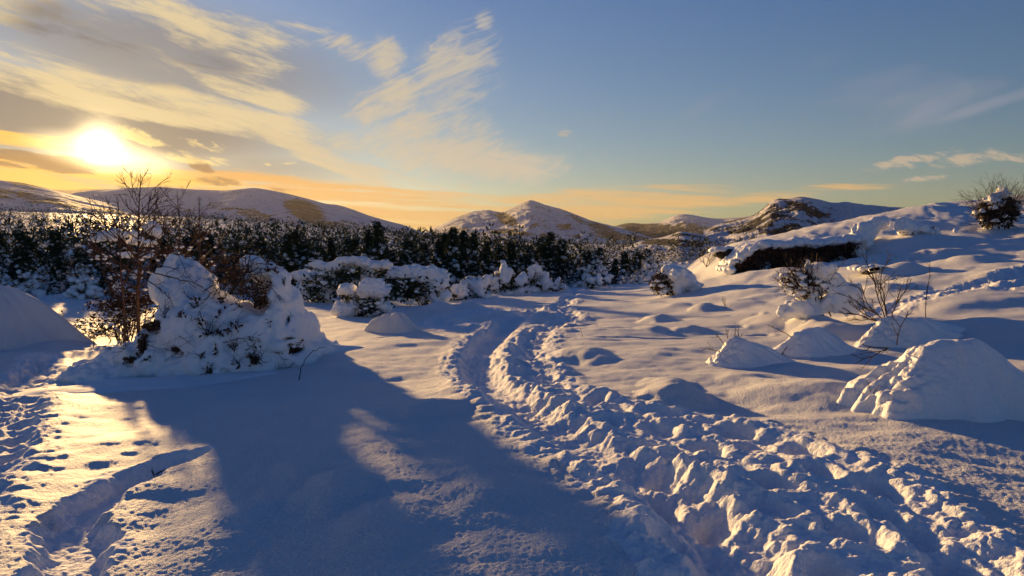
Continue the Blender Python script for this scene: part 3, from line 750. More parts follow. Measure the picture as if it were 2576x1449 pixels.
CUTS = [(578, 676, 34, 46, 10.3, 1.6), (600, 724, 52, 36, 10.2, 1.7), (628, 730, 46, 40, 9.75, .34), (662, 716, 18, 26, 9.7, .3), (598, 706, 26, 22, 9.8, .4), (650, 770, 16, 26, 9.6, .2), (740, 882, 20, 7, 9.35, .26), (724, 852, 13, 3, 9.35, .22), (720, 806, 4, 14, 9.5, .25), (664, 792, 18, 4, 9.4, .2), (690, 890, 14, 3, 9.3, .2),
        (674, 838, 9, 4, 9.3, .2), (360, 868, 9, 30, 9.55, .25), (384, 822, 26, 14, 9.65, .3), (445, 878, 12, 6, 9.5, .22), (325, 905, 14, 7, 9.4, .12), (290, 915, 9, 5, 9.4, .12), (612, 905, 9, 16, 9.15, .1), (590, 868, 10, 5, 9.3, .12), (560, 932, 9, 4, 9.1, .08)]
cuts = [pxblob(u, v, a, b, deep(u, v, y), ry) for u, v, a, b, y, ry in CUTS]
RT = np.random.RandomState(17)
for (u0, v0), (u1, v1), y0, y1, r0, r1 in [((600, 770), (505, 900), 9.75, 9.25, 20, 24), ((565, 800), (560, 930), 9.65, 9.2, 20, 22), ((640, 790), (622, 925), 9.6, 9.25, 18, 22), ((684, 740), (705, 900), 9.8, 9.35, 16, 22), ((712, 715), (785, 880), 10.0, 9.75, 13, 18),
                                           ((480, 715), (425, 860), 10.15, 9.6, 16, 22), ((525, 705), (520, 830), 10.15, 9.5, 16, 24), ((652, 662), (728, 770), 9.95, 9.8, 16, 16), ((450, 880), (300, 940), 9.55, 9.35, 18, 14), ((430, 650), (408, 745), 10.5, 10.2, 13, 16)]:
    for q in np.linspace(0, 1, 8):                       # snow-laden boughs that hang down over the dome
        rr_ = (r0 + (r1 - r0) * q) * (.8 + .45 * RT.rand()); u_, v_ = u0 + (u1 - u0) * q + 5 * RT.randn(), v0 + (v1 - v0) * q + 4 * RT.randn()
        blobs.append(pxblob(u_, v_, rr_, rr_ * 1.05, deep(u_, v_, y0 + (y1 - y0) * q), rr_ * YB / PF * 1.1))
V, F = sdf_blobs(blobs, .028, .055, .05, 3.6, cuts, floor=base[2] - .12, seed=2, fine=.03, fine_f=8)
SURF = V
for V_, F_ in pieces(V, F): mesh_np('snow_cover', V_, F_, SNOW_SOFT, True, t, t.location)
core = [(c, np.maximum(r - .14, .05)) for c, r in blobs[:19]]
V, F = sdf_blobs(core, .05, .10, .05, 5.0, cuts[:2], floor=base[2] - .1, seed=4)
mesh_np('foliage', V, F, NEEDLE_BROWN, True, t, t.location)  # solid brown core, makes the holes cut in the snow look dark
tb = Tubes(); tips = []
Q = dict(wig=.22, lift=.0, spread=.75, kids=[2, 3, 3], ratio=.55, seg=.07)
for pts, y0, y1, r in [([(338, 665), (400, 690), (460, 705), (491, 713)], 9.9, 9.75, .011), ([(350, 690), (390, 718), (432, 752)], 9.85, 9.7, .010), ([(444, 630), (470, 690), (491, 716)], 10.2, 9.75, .006),
                       ([(395, 670), (430, 672), (452, 682), (470, 700)], 10.0, 9.85, .006), ([(352, 645), (380, 636), (404, 628)], 10.3, 10.4, .010), ([(345, 672), (330, 690), (318, 700)], 9.9, 9.8, .007),
                       ([(577, 740), (600, 712), (622, 680)], 9.75, 9.8, .022), ([(622, 680), (640, 700), (680, 722), (718, 762)], 9.8, 9.6, .008), ([(508, 735), (545, 712), (566, 702)], 9.7, 9.75, .007),
                       ([(375, 868), (400, 878), (440, 882)], 9.3, 9.25, .005), ([(450, 845), (470, 858), (480, 866)], 9.35, 9.3, .004), ([(560, 862), (600, 852), (650, 850)], 9.2, 9.2, .005), ([(620, 650), (590, 640), (560, 655), (540, 690)], 9.9, 9.95, .009)]:
    pp = pxpath(pts, rel(y0), rel(y1)); tb.add(pp, r, r * .5)
    for k in range(6):
        i = R_.randint(1, len(pp) - 1); dd = unit(pp[min(i + 1, len(pp) - 1)] - pp[i - 1])
        grow(tb, pp[i], dd * .6 + R_.randn(3) * .6 + np.array([0, -.25, 0]), .12 + .2 * R_.rand(), r * .5, 1, Q)
for k in range(46):                                     # tangle in the dark hollow and above it
    u, v = 590 + 60 * R_.randn() * .6, 690 + 42 * R_.randn() * .7
    p0 = at_y(u, v, rel(9.9 + .25 * R_.randn()))
    grow(tb, p0, R_.randn(3) * [1, .5, .8], .25 + .3 * R_.rand(), .007, 2, Q)
for u, v, y, h in [(528, 838, 9.35, .42), (534, 840, 9.35, .30), (520, 842, 9.35, .25), (352, 835, 9.5, .45), (330, 845, 9.5, .35), (415, 800, 9.6, .35), (310, 880, 9.3, .2), (620, 900, 9.1, .22), (640, 915, 9.1, .2), (604, 920, 9.05, .18), (590, 885, 9.1, .2), (655, 905, 9.2, .2)]:
    p0 = at_y(u, v, rel(y))
    for k in range(4): grow(tb, p0, R_.randn(3) * .45 + [0, -.15, 1], h * (.6 + .5 * R_.rand()), .0045, 2, Q)
cen = np.array([np.mean([b[0][0] for b in blobs]), YB + 1.0, base[2] + .3])
cand = SURF[(SURF[:, 1] < YB + .75) & (SURF[:, 2] > base[2] + .1)]; gaps = []
for p0 in cand[R_.permutation(len(cand))[:80]]:          # sprigs that break through the snow, about half with brown cards that paint a dark gap
    dd = unit(p0 - cen) + np.array([0, -.5, .2]); p1 = p0 - unit(dd) * .04
    for k in range(R_.randint(1, 4)): grow(tb, p1, dd + R_.randn(3) * .6, .10 + .22 * R_.rand() ** 2, .0045, 1 if R_.rand() < .5 else 2, Q)
    if R_.rand() < .55:
        ax_ = unit(np.cross(dd, R_.randn(3))); gaps.append(p0 + np.outer(R_.randn(22) * .035, ax_) + R_.randn(22, 3) * .014)
tb.build('branches', BARK, t)
pk = list(gaps)  # brown leaf cards that also paint the shade of gaps and hollows
for u, v, a, b, y, ry, nn in [(640, 728, 40, 36, 9.8, .22, 260), (578, 690, 26, 30, 10.2, .4, 90), (655, 760, 18, 24, 9.62, .15, 260), (590, 690, 26, 22, 9.85, .2, 80), (360, 866, 10, 26, 9.5, .12, 160), (385, 822, 24, 12, 9.6, .15, 220), (740, 882, 14, 5, 9.42, .12, 90), (445, 879, 10, 4, 9.45, .1, 60), (640, 905, 12, 14, 9.18, .06, 90), (325, 906, 12, 5, 9.35, .08, 60), (560, 650, 50, 16, 10.4, .25, 120)]:
    c, r = pxblob(u, v, a, b, deep(u, v, y), ry); pk.append(in_dome(nn, c, r, .1, -1))
V, F = cards(np.concatenate(pk), .055, None, 1, .55); mesh_np('leaves_and_gap_shade', V, F, NEEDLE_BROWN, False, t, t.location)['kind'] = 'stuff'

# ------------------------------------------------------------------ the dark twiggy bush beside it
R_ = np.random.RandomState(33)
b2 = on_ground(290, 862); y2 = b2[1] + .35; g2 = np.array([b2[0], y2, float(G(b2[0], y2))])
t = empty('twiggy_bush', g2); tag(t, 'dark reddish brown twiggy bush with snow lumps left of the big snow dome', 'bush')
tb = Tubes(); tips = []; nodes = []
Q2 = dict(wig=.16, lift=.02, spread=.7, kids=[3, 4, 4], ratio=.52, seg=.12)
s = y2 / PF
for k in range(24):
    a = R_.rand() * 6.28; o = np.array([math.cos(a), .7 * math.sin(a), 0]) * R_.rand() ** .5
    grow(tb, g2 + o * [.45, .35, 0], o * 1.0 + np.array([-.12, 0, 1.1]), (.8 + .5 * R_.rand()), .013, 3, Q2, tips, nodes)
for k in range(13):                                     # low arching sprays at the left foot
    p0 = at_y(235 + 80 * R_.rand(), 800 + 50 * R_.rand(), y2 - .2 - .2 * R_.rand())
    grow(tb, p0, np.array([-.8 - .4 * R_.rand(), -.3 * R_.rand(), .3 * R_.randn()]), .35 + .25 * R_.rand(), .006, 2, Q2, tips, nodes)
tb.build('branches', BARK_RED, t)
nodes = np.array(nodes); pk_ = 22000 / len(nodes) * np.where(nodes[:, 2] - g2[2] < .7, .08, 1.0) * np.where(nodes[:, 0] > g2[0] + .15, .6, 1); sel = nodes[R_.rand(len(nodes)) < pk_]
V, F = cards(sel, .075, None, 1, .5); mesh_np('foliage', V, F, NEEDLE_BROWN, False, t, t.location)
big = [(276, 592, 30, 12, .0, .14), (252, 600, 22, 9, 0, .12), (296, 586, 14, 9, 0, .1), (384, 574, 20, 16, .5, .14), (396, 584, 14, 12, .5, .1), (362, 610, 34, 8, .4, .12), (340, 604, 20, 9, .4, .1), (318, 640, 18, 7, .1, .1), (300, 728, 14, 15, -.1, .1), (310, 745, 8, 14, -.1, .1), (345, 690, 14, 12, .0, .1), (330, 588, 14, 7, .3, .1), (372, 640, 14, 9, .2, .1), (322, 775, 9, 12, -.2, .1)]
V1, F1 = sdf_blobs([pxblob(u, v, a, b, y2 + dy_, ry) for u, v, a, b, dy_, ry in big], .02, .05, .05, 7.0, seed=6, fine=.02, fine_f=12)
for V_, F_ in pieces(V1, F1): mesh_np('snow_cover', V_, F_, SNOW_SOFT, True, t, t.location)
sel = nodes[R_.permutation(len(nodes))[:420]]; V, F = clumps(sel, .014 + .04 * R_.rand(len(sel)) ** 2, lum=.5); mesh_np('snow_lumps', V, F, SNOW_SOFT, True, t, t.location)['kind'] = 'stuff'

# ------------------------------------------------------------------ bare saplings behind
def sapling(label, u, vtop, vbase, y, lean, seed, q, n=10, r=.022, snow=14, name='bare_sapling', group=None, mat=None):
    global R_
    R_ = np.random.RandomState(seed)
    top = at_y(u, vtop, y); gx = top[0] - lean; g = np.array([gx, y, float(G(gx, y)) - .03])
    t = empty(name, g); tag(t, label, 'sapling', group)
    H = top[2] - g[2]; k = np.linspace(0, 1, 12)[:, None]
    P_ = g + k * (top - g) + np.cumsum(R_.randn(12, 3), 0) * [.012, .012, 0]
    tb = Tubes(); tb.add(P_, r, .004, 6); tb.build('trunk', mat or BARK_RED, t)
    tb = Tubes(); nodes = []
    for i in range(n):
        f = .38 + .6 * i / n; p = g + f * (top - g); a = i * 2.4 + R_.rand()
        grow(tb, p, np.array([math.cos(a), .6 * math.sin(a), .45 + .3 * f]), H * .46 * (1.25 - f) * (.7 + .5 * R_.rand()), max(r * .5 * (1.2 - f), .005), 2, q, None, nodes)
    tb.build('branches', mat or BARK_RED, t)
    if snow:
        nodes = np.array(nodes); nodes = nodes[nodes[:, 2] < top[2] - .25 * H]; sel = nodes[R_.randint(0, len(nodes), snow)]; V, F = clumps(sel, .015 + .03 * R_.rand(snow)); mesh_np('snow_lumps', V, F, SNOW_SOFT, True, t, t.location)['kind'] = 'stuff'
    return t
QS = dict(wig=.10, lift=.03, spread=.6, kids=[3, 5], ratio=.45, seg=.12)
sapling('tallest bare sapling standing against the sun behind the twiggy bush', 352, 438, 620, rel(11.6), .12, 41, QS, 26, .04, 50)
sapling('thin bare sapling with upright leader beside the tallest one', 297, 500, 620, rel(11.4), .0, 42, QS, 16, .022, 18)
sapling('bare sapling with short side twigs behind the snow dome', 448, 478, 640, rel(11.9), -.06, 43, QS, 14, .024, 18)
sapling('forked bare sapling with wide right branch behind the snow dome', 500, 500, 640, rel(11.7), .0, 44, QS, 12, .022, 16)

# ------------------------------------------------------------------ snow mounds (buried shrubs)
def mound(label, u0, u1, vtop, vbase, seed, peak=(0, 0), power=1.4, lumps=.0, deep=.8, name='snow_mound', mat=None, flare=1.35, off=.7, lumpf=7.0, sharp=0.0):
    """a swelling of the snow: a skirted patch that rises out of the ground sheet"""
    b_ = on_ground((u0 + u1) / 2, vbase); a = (u1 - u0) / 2 / PF * b_[1]; cy = b_[1] + a * deep * off; cx = b_[0] * cy / b_[1]
    h = (at_y((u0 + u1) / 2, vtop, cy)[2] - float(G(cx, cy)))
    fine_ = 1 if lumps > .04 else .6
    th = np.linspace(0, 2 * np.pi, int(160 * fine_), endpoint=False); q = np.linspace(0, 1, int(76 * fine_)) ** .8
    Qr, Th = np.meshgrid(q * flare, th, indexing='ij')
    wob = 1 + .28 * n2(np.cos(Th) * 1.3 + seed, np.sin(Th) * 1.3, seed) + .08 * n2(np.cos(Th) * 4 + seed, np.sin(Th) * 4, seed + 1)
    X = a * Qr * np.cos(Th) * wob; Y = a * deep * Qr * np.sin(Th) * wob
    px_, py_ = peak[0] * a, peak[1] * a * deep
    X2, Y2 = X + px_ * (1 - Qr / flare), Y + py_ * (1 - Qr / flare)
    prof = np.clip(1 - Qr ** 2 / flare ** 2, 0, 1) ** 2 * (1 - sharp) + sharp * np.clip(1 - Qr / flare, 0, 1) ** 1.25
    prof = prof ** power if power != 1 else prof
    x = cx + X2; y = cy + Y2
    z = G(x, y) + h * prof * (1 + .24 * n2(x / a * 1.3, y / a * 1.3, seed + 3) + .10 * n2(x / a * 3.1, y / a * 3.1, seed + 4)) - .035 * sstep(Qr / flare, .82, 1.0)
    if lumps:
        # wind-plastered crust on the side towards the sun
        face = sstep(-(X2 * .80 - Y2 * .25) / a, .05, .5) * sstep(prof, .04, .2)
        bl = billow(x * lumpf, y * lumpf + z * lumpf, 3, seed + 5) - .25
        z = z + lumps * face * bl; x = x - lumps * face * bl * .35; y = y - .25 * lumps * face * bl
    V = np.stack([x.ravel(), y.ravel(), z.ravel()], 1)
    o = mesh_np(name, V, grid_faces(len(q), len(th), True), mat or SNOW, True, None, (cx, cy, float(G(cx, cy))))
    tag(o, label, 'snow mound'); return o
M5 = mound('biggest smooth snow mound with a lumpy icy sunlit side', 2150, 2640, 858, 1040, 6, (-.05, 0), .62, .075, .62, lumpf=5, mat=SNOW_ICE, flare=1.25)
mound('low snow mound with small dry sticks at its tip', 1790, 1985, 852, 918, 5, (-.35, 0), 1.0, .05, .55, sharp=.35, mat=SNOW_ICE, flare=1.3)
mound('cone shaped pointed snow mound between its neighbours', 1955, 2150, 813, 892, 7, (-.2, 0), 1.0, .03, .6, sharp=.9, mat=SNOW_ICE, flare=1.3)
mound('icy snow mound with a bare thorny shrub growing from it', 2185, 2420, 790, 868, 9, (-.35, 0), .9, .06, .55, lumpf=7, mat=SNOW_ICE, flare=1.3)
mound('round dome of snow on the field before the small capped bush', 928, 1048, 784, 838, 11, (-.1, 0), .62, .03, .7, flare=1.12, name='snow_mound')
mound('long smooth snow mound lying left of the twiggy bush', -230, 195, 716, 872, 13, (-.1, .1), .9, 0, .55, flare=1.2)

def skirt(t, *a, **k):
    """a drift that ties a shrub to the ground sheet, as a part of the shrub"""
    o = mound('', *a, **k); o.name = 'snow_skirt'
    for q in ('label', 'category'):
        if q in o: del o[q]
    w = np.array(o.location); o.parent = t; o.location = w - np.array(t.location); return o
SHRUB = bpy.data.objects['snow_laden_shrub']
skirt(SHRUB, 120, 700, 948, 975, 15, (.1, 0), .8, 0, .62, flare=1.15, mat=SNOW_SOFT)
skirt(SHRUB, 600, 890, 868, 905, 16, (0, 0), .8, 0, .75, flare=1.15, mat=SNOW_SOFT)

# ------------------------------------------------------------------ bushes out on the field
def dome_bush(label, blobs_px, u, vbase, foliage, seed, cuts_px=(), dback=.35, h=.04, twigs=0, name='snow_capped_bush', cat='bush', ncards=1800, csize=.09, leafmat=None, group=None, twl=.35, fr=.03, dry=.28):
    """blobs_px: snow in pixels (u,v,ru,rv[,dy]); foliage: dark ellipsoids in pixels"""
    global R_
    R_ = np.random.RandomState(seed)
    b_ = on_ground(u, vbase); y = b_[1] + dback; g = np.array([b_[0] * y / b_[1], y, 0]); g[2] = float(G(g[0], g[1]))
    t = empty(name, g); tag(t, label, cat, group); sc_ = y / PF
    dcol = lambda b: (b[4] if len(b) > 4 else 0.0)
    B = [(at_y(b[0], b[1], y + dcol(b)), np.array([b[2] * sc_, min(b[2], b[3] * 1.6) * sc_ * .9 + dry * .3, b[3] * sc_])) for b in blobs_px]
    Cc = [(at_y(b[0], b[1], y + dcol(b) - .25), np.array([b[2] * sc_, .35, b[3] * sc_])) for b in cuts_px]
    V, F = sdf_blobs(B, h * .85, h * 1.6, h * 2.7, .11 / h, Cc, floor=g[2] - .4, seed=seed, fine=h * 1.1, fine_f=.24 / h)
    for V_, F_ in pieces(V, F): mesh_np('snow_cover', V_, F_, SNOW_SOFT, True, t, t.location)
    tot = sum(f[2] * f[3] for f in foliage); pts = []
    tb = Tubes()
    for f in foliage:
        c = at_y(f[0], f[1], y + dcol(f)); r = np.array([f[2] * sc_, f[2] * sc_ * .7, f[3] * sc_])
        pts.append(in_dome(int(ncards * f[2] * f[3] / tot), c, r, .3, -.9))
        for k in range(max(3, int(24 * f[2] * f[3] / tot))):
            e = in_dome(1, c, r, .8, -.3)
            if len(e):
                root = g + R_.randn(3) * [.08, .08, 0]; m = (root + e[0]) / 2 + R_.randn(3) * .06
                tt = np.linspace(0, 1, 6)[:, None]; tb.add((1 - tt) ** 2 * root + 2 * tt * (1 - tt) * m + tt ** 2 * e[0], .014, .005, 4)
    pts = np.concatenate(pts)
    V, F = cards(pts, csize, None, 1, .5); mesh_np('foliage', V, F, leafmat or NEEDLE, False, t, t.location)
    Q3 = dict(wig=.16, lift=.02, spread=.65, kids=[2, 3], ratio=.55, seg=.12)
    for k in range(twigs):
        p0 = pts[R_.randint(len(pts))]; grow(tb, p0, unit(p0 - g) + R_.randn(3) * .4, twl * (.6 + .6 * R_.rand()), .006, 2, Q3)
    tb.build('branches', BARK, t)
    sel = pts[R_.randint(0, len(pts), 170)]; V, F = clumps(sel, (.025 + .10 * R_.rand(170) ** 2) * (h / .04), lum=.6); mesh_np('snow_lumps', V, F, SNOW_SOFT, True, t, t.location)['kind'] = 'stuff'
    return t, y
dome_bush('wide snow laden bush with a sloping white shoulder at the forest edge', [(835, 672, 62, 14), (790, 690, 46, 14), (880, 656, 34, 12), (912, 664, 22, 14), (950, 668, 26, 14), (780, 730, 24, 20), (822, 735, 26, 18), (930, 690, 22, 18), (905, 712, 18, 14)], 890, 768,
          [(850, 712, 88, 48), (930, 712, 70, 50), (790, 735, 40, 30)], 61, dback=1.2, h=.05, twigs=14, ncards=3400, csize=.13)
dome_bush('drooping snow covered bush with white tongues hanging to the ground', [(1080, 690, 46, 22), (1105, 712, 28, 26), (1118, 740, 16, 22), (1085, 728, 14, 30), (1062, 745, 16, 22), (1040, 680, 40, 12), (1010, 690, 30, 12), (1098, 755, 24, 10)], 1065, 770,
          [(1050, 722, 70, 44), (1000, 720, 50, 44)], 63, dback=.9, h=.045, twigs=10, ncards=2600, csize=.12)
dome_bush('small bush wearing two round caps of snow on the open field', [(937, 722, 34, 24), (950, 735, 30, 18), (925, 735, 24, 14), (872, 728, 22, 15), (880, 736, 14, 10), (868, 778, 32, 22), (890, 770, 16, 20), (975, 770, 14, 16), (958, 765, 10, 10)], 905, 798,
          [(930, 770, 52, 30), (885, 752, 34, 26), (955, 765, 36, 28), (900, 780, 46, 18)], 65, dback=.3, h=.028, twigs=8, ncards=1900, csize=.075, twl=.2)
RB = np.random.RandomState(12)
for lab, u, vb, w, hh in [('snow heaped bush standing forward of the conifers near the path', 1190, 752, 46, 60), ('slumped snow bush leaning out from the forest edge', 1275, 742, 50, 66), ('tall snow plastered bush among the edge conifers', 1345, 738, 36, 74), ('low snow heaped bush beside the far end of the path', 1395, 734, 30, 36), ('rounded snow bush in front of the dark trees at the bend', 1500, 728, 34, 44), ('snow bush with dark gaps beside the drooping bush', 1150, 758, 30, 44)]:
    bl = []
    for q in range(7):
        du = (RB.rand() * 2 - 1) * w * .8; top = hh * (1 - .55 * (du / w) ** 2); dv = top * (.35 + .6 * RB.rand())
        bl.append((u + du, vb - dv, w * (.16 + .16 * RB.rand()), hh * (.14 + .16 * RB.rand()), -.1 - .3 * RB.rand()))
    bl.append((u + w * .1, vb - hh * .12, w * .8, hh * .16))
    dome_bush(lab, bl, u, vb, [(u, vb - hh * .45, w * .85, hh * .5), (u - w * .3, vb - hh * .3, w * .6, hh * .35)], 300 + u, dback=.7, h=.045, twigs=24, ncards=2200, csize=.11, group=None)
dome_bush('snow covered bush with a dark twiggy front on the far edge of the field', [(1700, 690, 34, 22), (1722, 705, 30, 26), (1745, 718, 22, 18), (1685, 676, 16, 8), (1705, 720, 14, 24)], 1690, 746,
          [(1664, 715, 28, 32), (1712, 722, 22, 22), (1680, 700, 26, 24)], 67, dback=.5, h=.04, twigs=16, ncards=2000, csize=.09, leafmat=NEEDLE_BROWN)
t, yb = dome_bush('dense dark thorn bush with curved twigs and a snow cap below the bank', [(2062, 676, 34, 20), (2100, 715, 26, 30), (2130, 745, 36, 34), (2080, 765, 60, 24), (2020, 778, 46, 20), (2150, 775, 34, 16), (2040, 742, 18, 22), (2000, 785, 34, 10)], 2060, 798,
          [(2010, 712, 48, 34), (2060, 712, 44, 34), (2035, 730, 40, 26)], 69, dback=.6, h=.035, twigs=110, ncards=1500, csize=.05, leafmat=BARK, twl=.36)
t, yb = dome_bush('dark bristly bush capped with a snow peak on top of the slope', [(2520, 492, 18, 12), (2502, 504, 16, 9), (2543, 502, 18, 10), (2524, 480, 8, 9), (2492, 573, 26, 5), (2530, 575, 30, 4)], 2512, 584,
          [(2510, 535, 54, 34), (2510, 555, 40, 26), (2520, 515, 40, 20)], 71, dback=.5, h=.05, twigs=170, ncards=4200, csize=.11, leafmat=BARK, twl=.85)
dome_bush('collapsed snow heap over bent branches on the upper slope', [(2284, 562, 22, 14), (2262, 575, 18, 12), (2310, 572, 30, 10), (2345, 580, 30, 8), (2290, 586, 8, 10), (2240, 586, 12, 6), (2378, 586, 16, 6)], 2300, 594,
          [(2285, 582, 22, 9), (2345, 584, 14, 9)], 73, [(2275, 588, 10, 8, -.1), (2302, 588, 8, 8, -.1)], dback=.4, h=.05, twigs=8, ncards=260, csize=.1, leafmat=BARK, twl=.4, name='snow_heap', cat='snow heap')
dome_bush('low snow laden bush by the left edge of the clearing', [(60, 655, 60, 16), (110, 660, 50, 20), (150, 680, 24, 24), (30, 670, 50, 20), (170, 690, 30, 16), (85, 705, 20, 16), (20, 700, 50, 16), (200, 640, 40, 10), (215, 655, 30, 10)], 90, 722,
          [(95, 690, 60, 22), (40, 660, 60, 26), (180, 660, 60, 22)], 75, dback=.8, h=.05, twigs=18, ncards=2400, csize=.12, leafmat=NEEDLE_BROWN)
dome_bush('snow draped low shrub behind the twiggy bush', [(180, 625, 40, 10), (225, 630, 34, 12), (260, 640, 30, 14), (205, 645, 24, 10)], 215, 690, [(215, 655, 60, 26)], 77, dback=2.0, h=.05, twigs=14, ncards=1500, csize=.12, leafmat=NEEDLE_BROWN)

# ------------------------------------------------------------------ bare twigs and dry stalks
def stalks(name, label, roots, L, r, lev, q, seed, cat='shrub', mat=None, group=None):
    global R_
    R_ = np.random.RandomState(seed); p0 = np.array(roots[0][0]); t = None
    tb = Tubes()
    for p, d, k in roots: grow(tb, p, d, L * k, r, lev, q)
    V = np.concatenate(tb.V); o = mesh_np(name, V, np.concatenate(tb.F), mat or BARK, True, None, p0)
    return tag(o, label, cat, group)
def gp(u, v, dz=-.02):
    p = on_ground(u, v); return np.array([p[0], p[1], p[2] + dz])
QT = dict(wig=.13, lift=.03, spread=.6, kids=[3, 3, 4], ratio=.5, seg=.08)
yM = on_ground(2300, 868)[1] + .45
root = at_y(2245, 812, yM)
stalks('thorny_shrub', 'bare thorny shrub with long upright stems on the icy mound', [(at_y(2232, 815, yM), d, k) for d, k in [((-.75, 0, .9), 1.0), ((-.35, .1, 1), 1.15), ((.02, -.1, 1), 1.05), ((.35, .1, .9), .8), ((-.9, -.2, .25), .7), ((-.6, .2, .1), .6), ((.1, .2, 1), .7), ((-.5, -.2, .6), .8)]], .95, .010, 3, QT, 81)
stalks('thorny_twig', 'single tall thorny twig rising from the icy mound', [(at_y(2328, 800, yM), (-.25, 0, 1), 1.0)], .85, .008, 1, dict(QT, kids=[12], ratio=.12), 82, 'twig')
yM = on_ground(2350, 1040)[1] + .25
stalks('thorny_twig', 'short branching twig behind the biggest snow mound', [(at_y(2255, 868, yM + .35), (-.02, 0, 1), .9), (at_y(2235, 876, yM + .3), (-.8, -.2, -.35), .9), (at_y(2235, 876, yM + .3), (-.9, -.1, .1), .7)], .38, .007, 2, QT, 83, 'twig')
stalks('dry_sticks', 'little dry sticks in the crust of the biggest snow mound', [(at_y(2190, 985, yM - .2), (-.4, -.4, .9), 1), (at_y(2196, 990, yM - .2), (.3, -.5, .9), .8)], .14, .004, 1, QT, 84, 'twig')
yM = on_ground(1880, 918)[1] + .2
stalks('dry_sticks', 'dry sticks at the tip of the low snow mound', [(at_y(1822 + 12 * k, 870, yM), (-.5 + .2 * k, 0, 1), .8 + .1 * k) for k in range(4)] + [(at_y(1812, 885, yM - .05), (-1, -.1, .25), 1.2)], .24, .005, 2, QT, 85, 'twig')
yM = on_ground(2050, 892)[1] + .15
stalks('thorny_twig', 'slanting thorny twig leaning on the cone shaped mound', [(at_y(1990, 848, yM), (-.75, 0, .5), 1), (at_y(1985, 865, yM), (-.4, -.1, -.35), .75)], .36, .006, 2, dict(QT, kids=[2, 5], ratio=.25), 86, 'twig')
p = gp(755, 958)
tbt = Tubes(); P_ = pxpath([(752, 957), (757, 925), (770, 900), (790, 880), (818, 872)], p[1] - .02, p[1] + .25, 6)
tbt.add(P_, .007, .003); stalk = mesh_np('bent_twig', np.concatenate(tbt.V), np.concatenate(tbt.F), BARK, True, None, P_[0]); tag(stalk, 'single bent twig sticking out of the shaded snow beside the big shrub', 'twig')
stalks('dry_weed', 'thin dry stem standing at the left foot of the big shrub', [(at_y(236, 880, gp(240, 900)[1]), (-.15, 0, 1), 1)], .34, .005, 2, dict(QT, kids=[2, 4], ratio=.35), 88, 'twig')
stalks('curled_stem', 'short curled dry stem on the sunlit snow left of the twiggy bush', [(gp(160, 762), (-.3, 0, 1), 1)], .3, .007, 1, dict(QT, kids=[1], wig=.25), 89, 'twig')
stalks('low_thorn_shrub', 'small upright thorn shrub at the foot of the snowy bank', [(gp(1778, 672), (-.4 + .27 * k, .1, 1), .8 + .1 * (k % 3)) for k in range(5)], .75, .010, 3, dict(QT, kids=[3, 4, 5]), 90)
stalks('dry_sticks', 'tiny dry sticks on the low drift below the thorn bush', [(gp(1825, 776), (-.2 + .2 * k, 0, 1), 1) for k in range(3)], .3, .004, 2, QT, 91, 'twig')
stalks('dry_weed', 'lone dry stem standing in the field right of the path', [(gp(1465, 851), (0, 0, 1), 1)], .24, .004, 0, QT, 92, 'twig')
stalks('buried_branch', 'broken branch lying in the trench of footprints', [(gp(395, 1170, -.14) + [0, -.05, 0], (.9, -.2, .3), 1), (gp(345, 1165, -.14), (1, -.1, .2), 1), (gp(400, 1175, -.14), (-.2, -.3, .6), .5)], .3, .007, 1, dict(QT, kids=[3]), 93, 'branch')

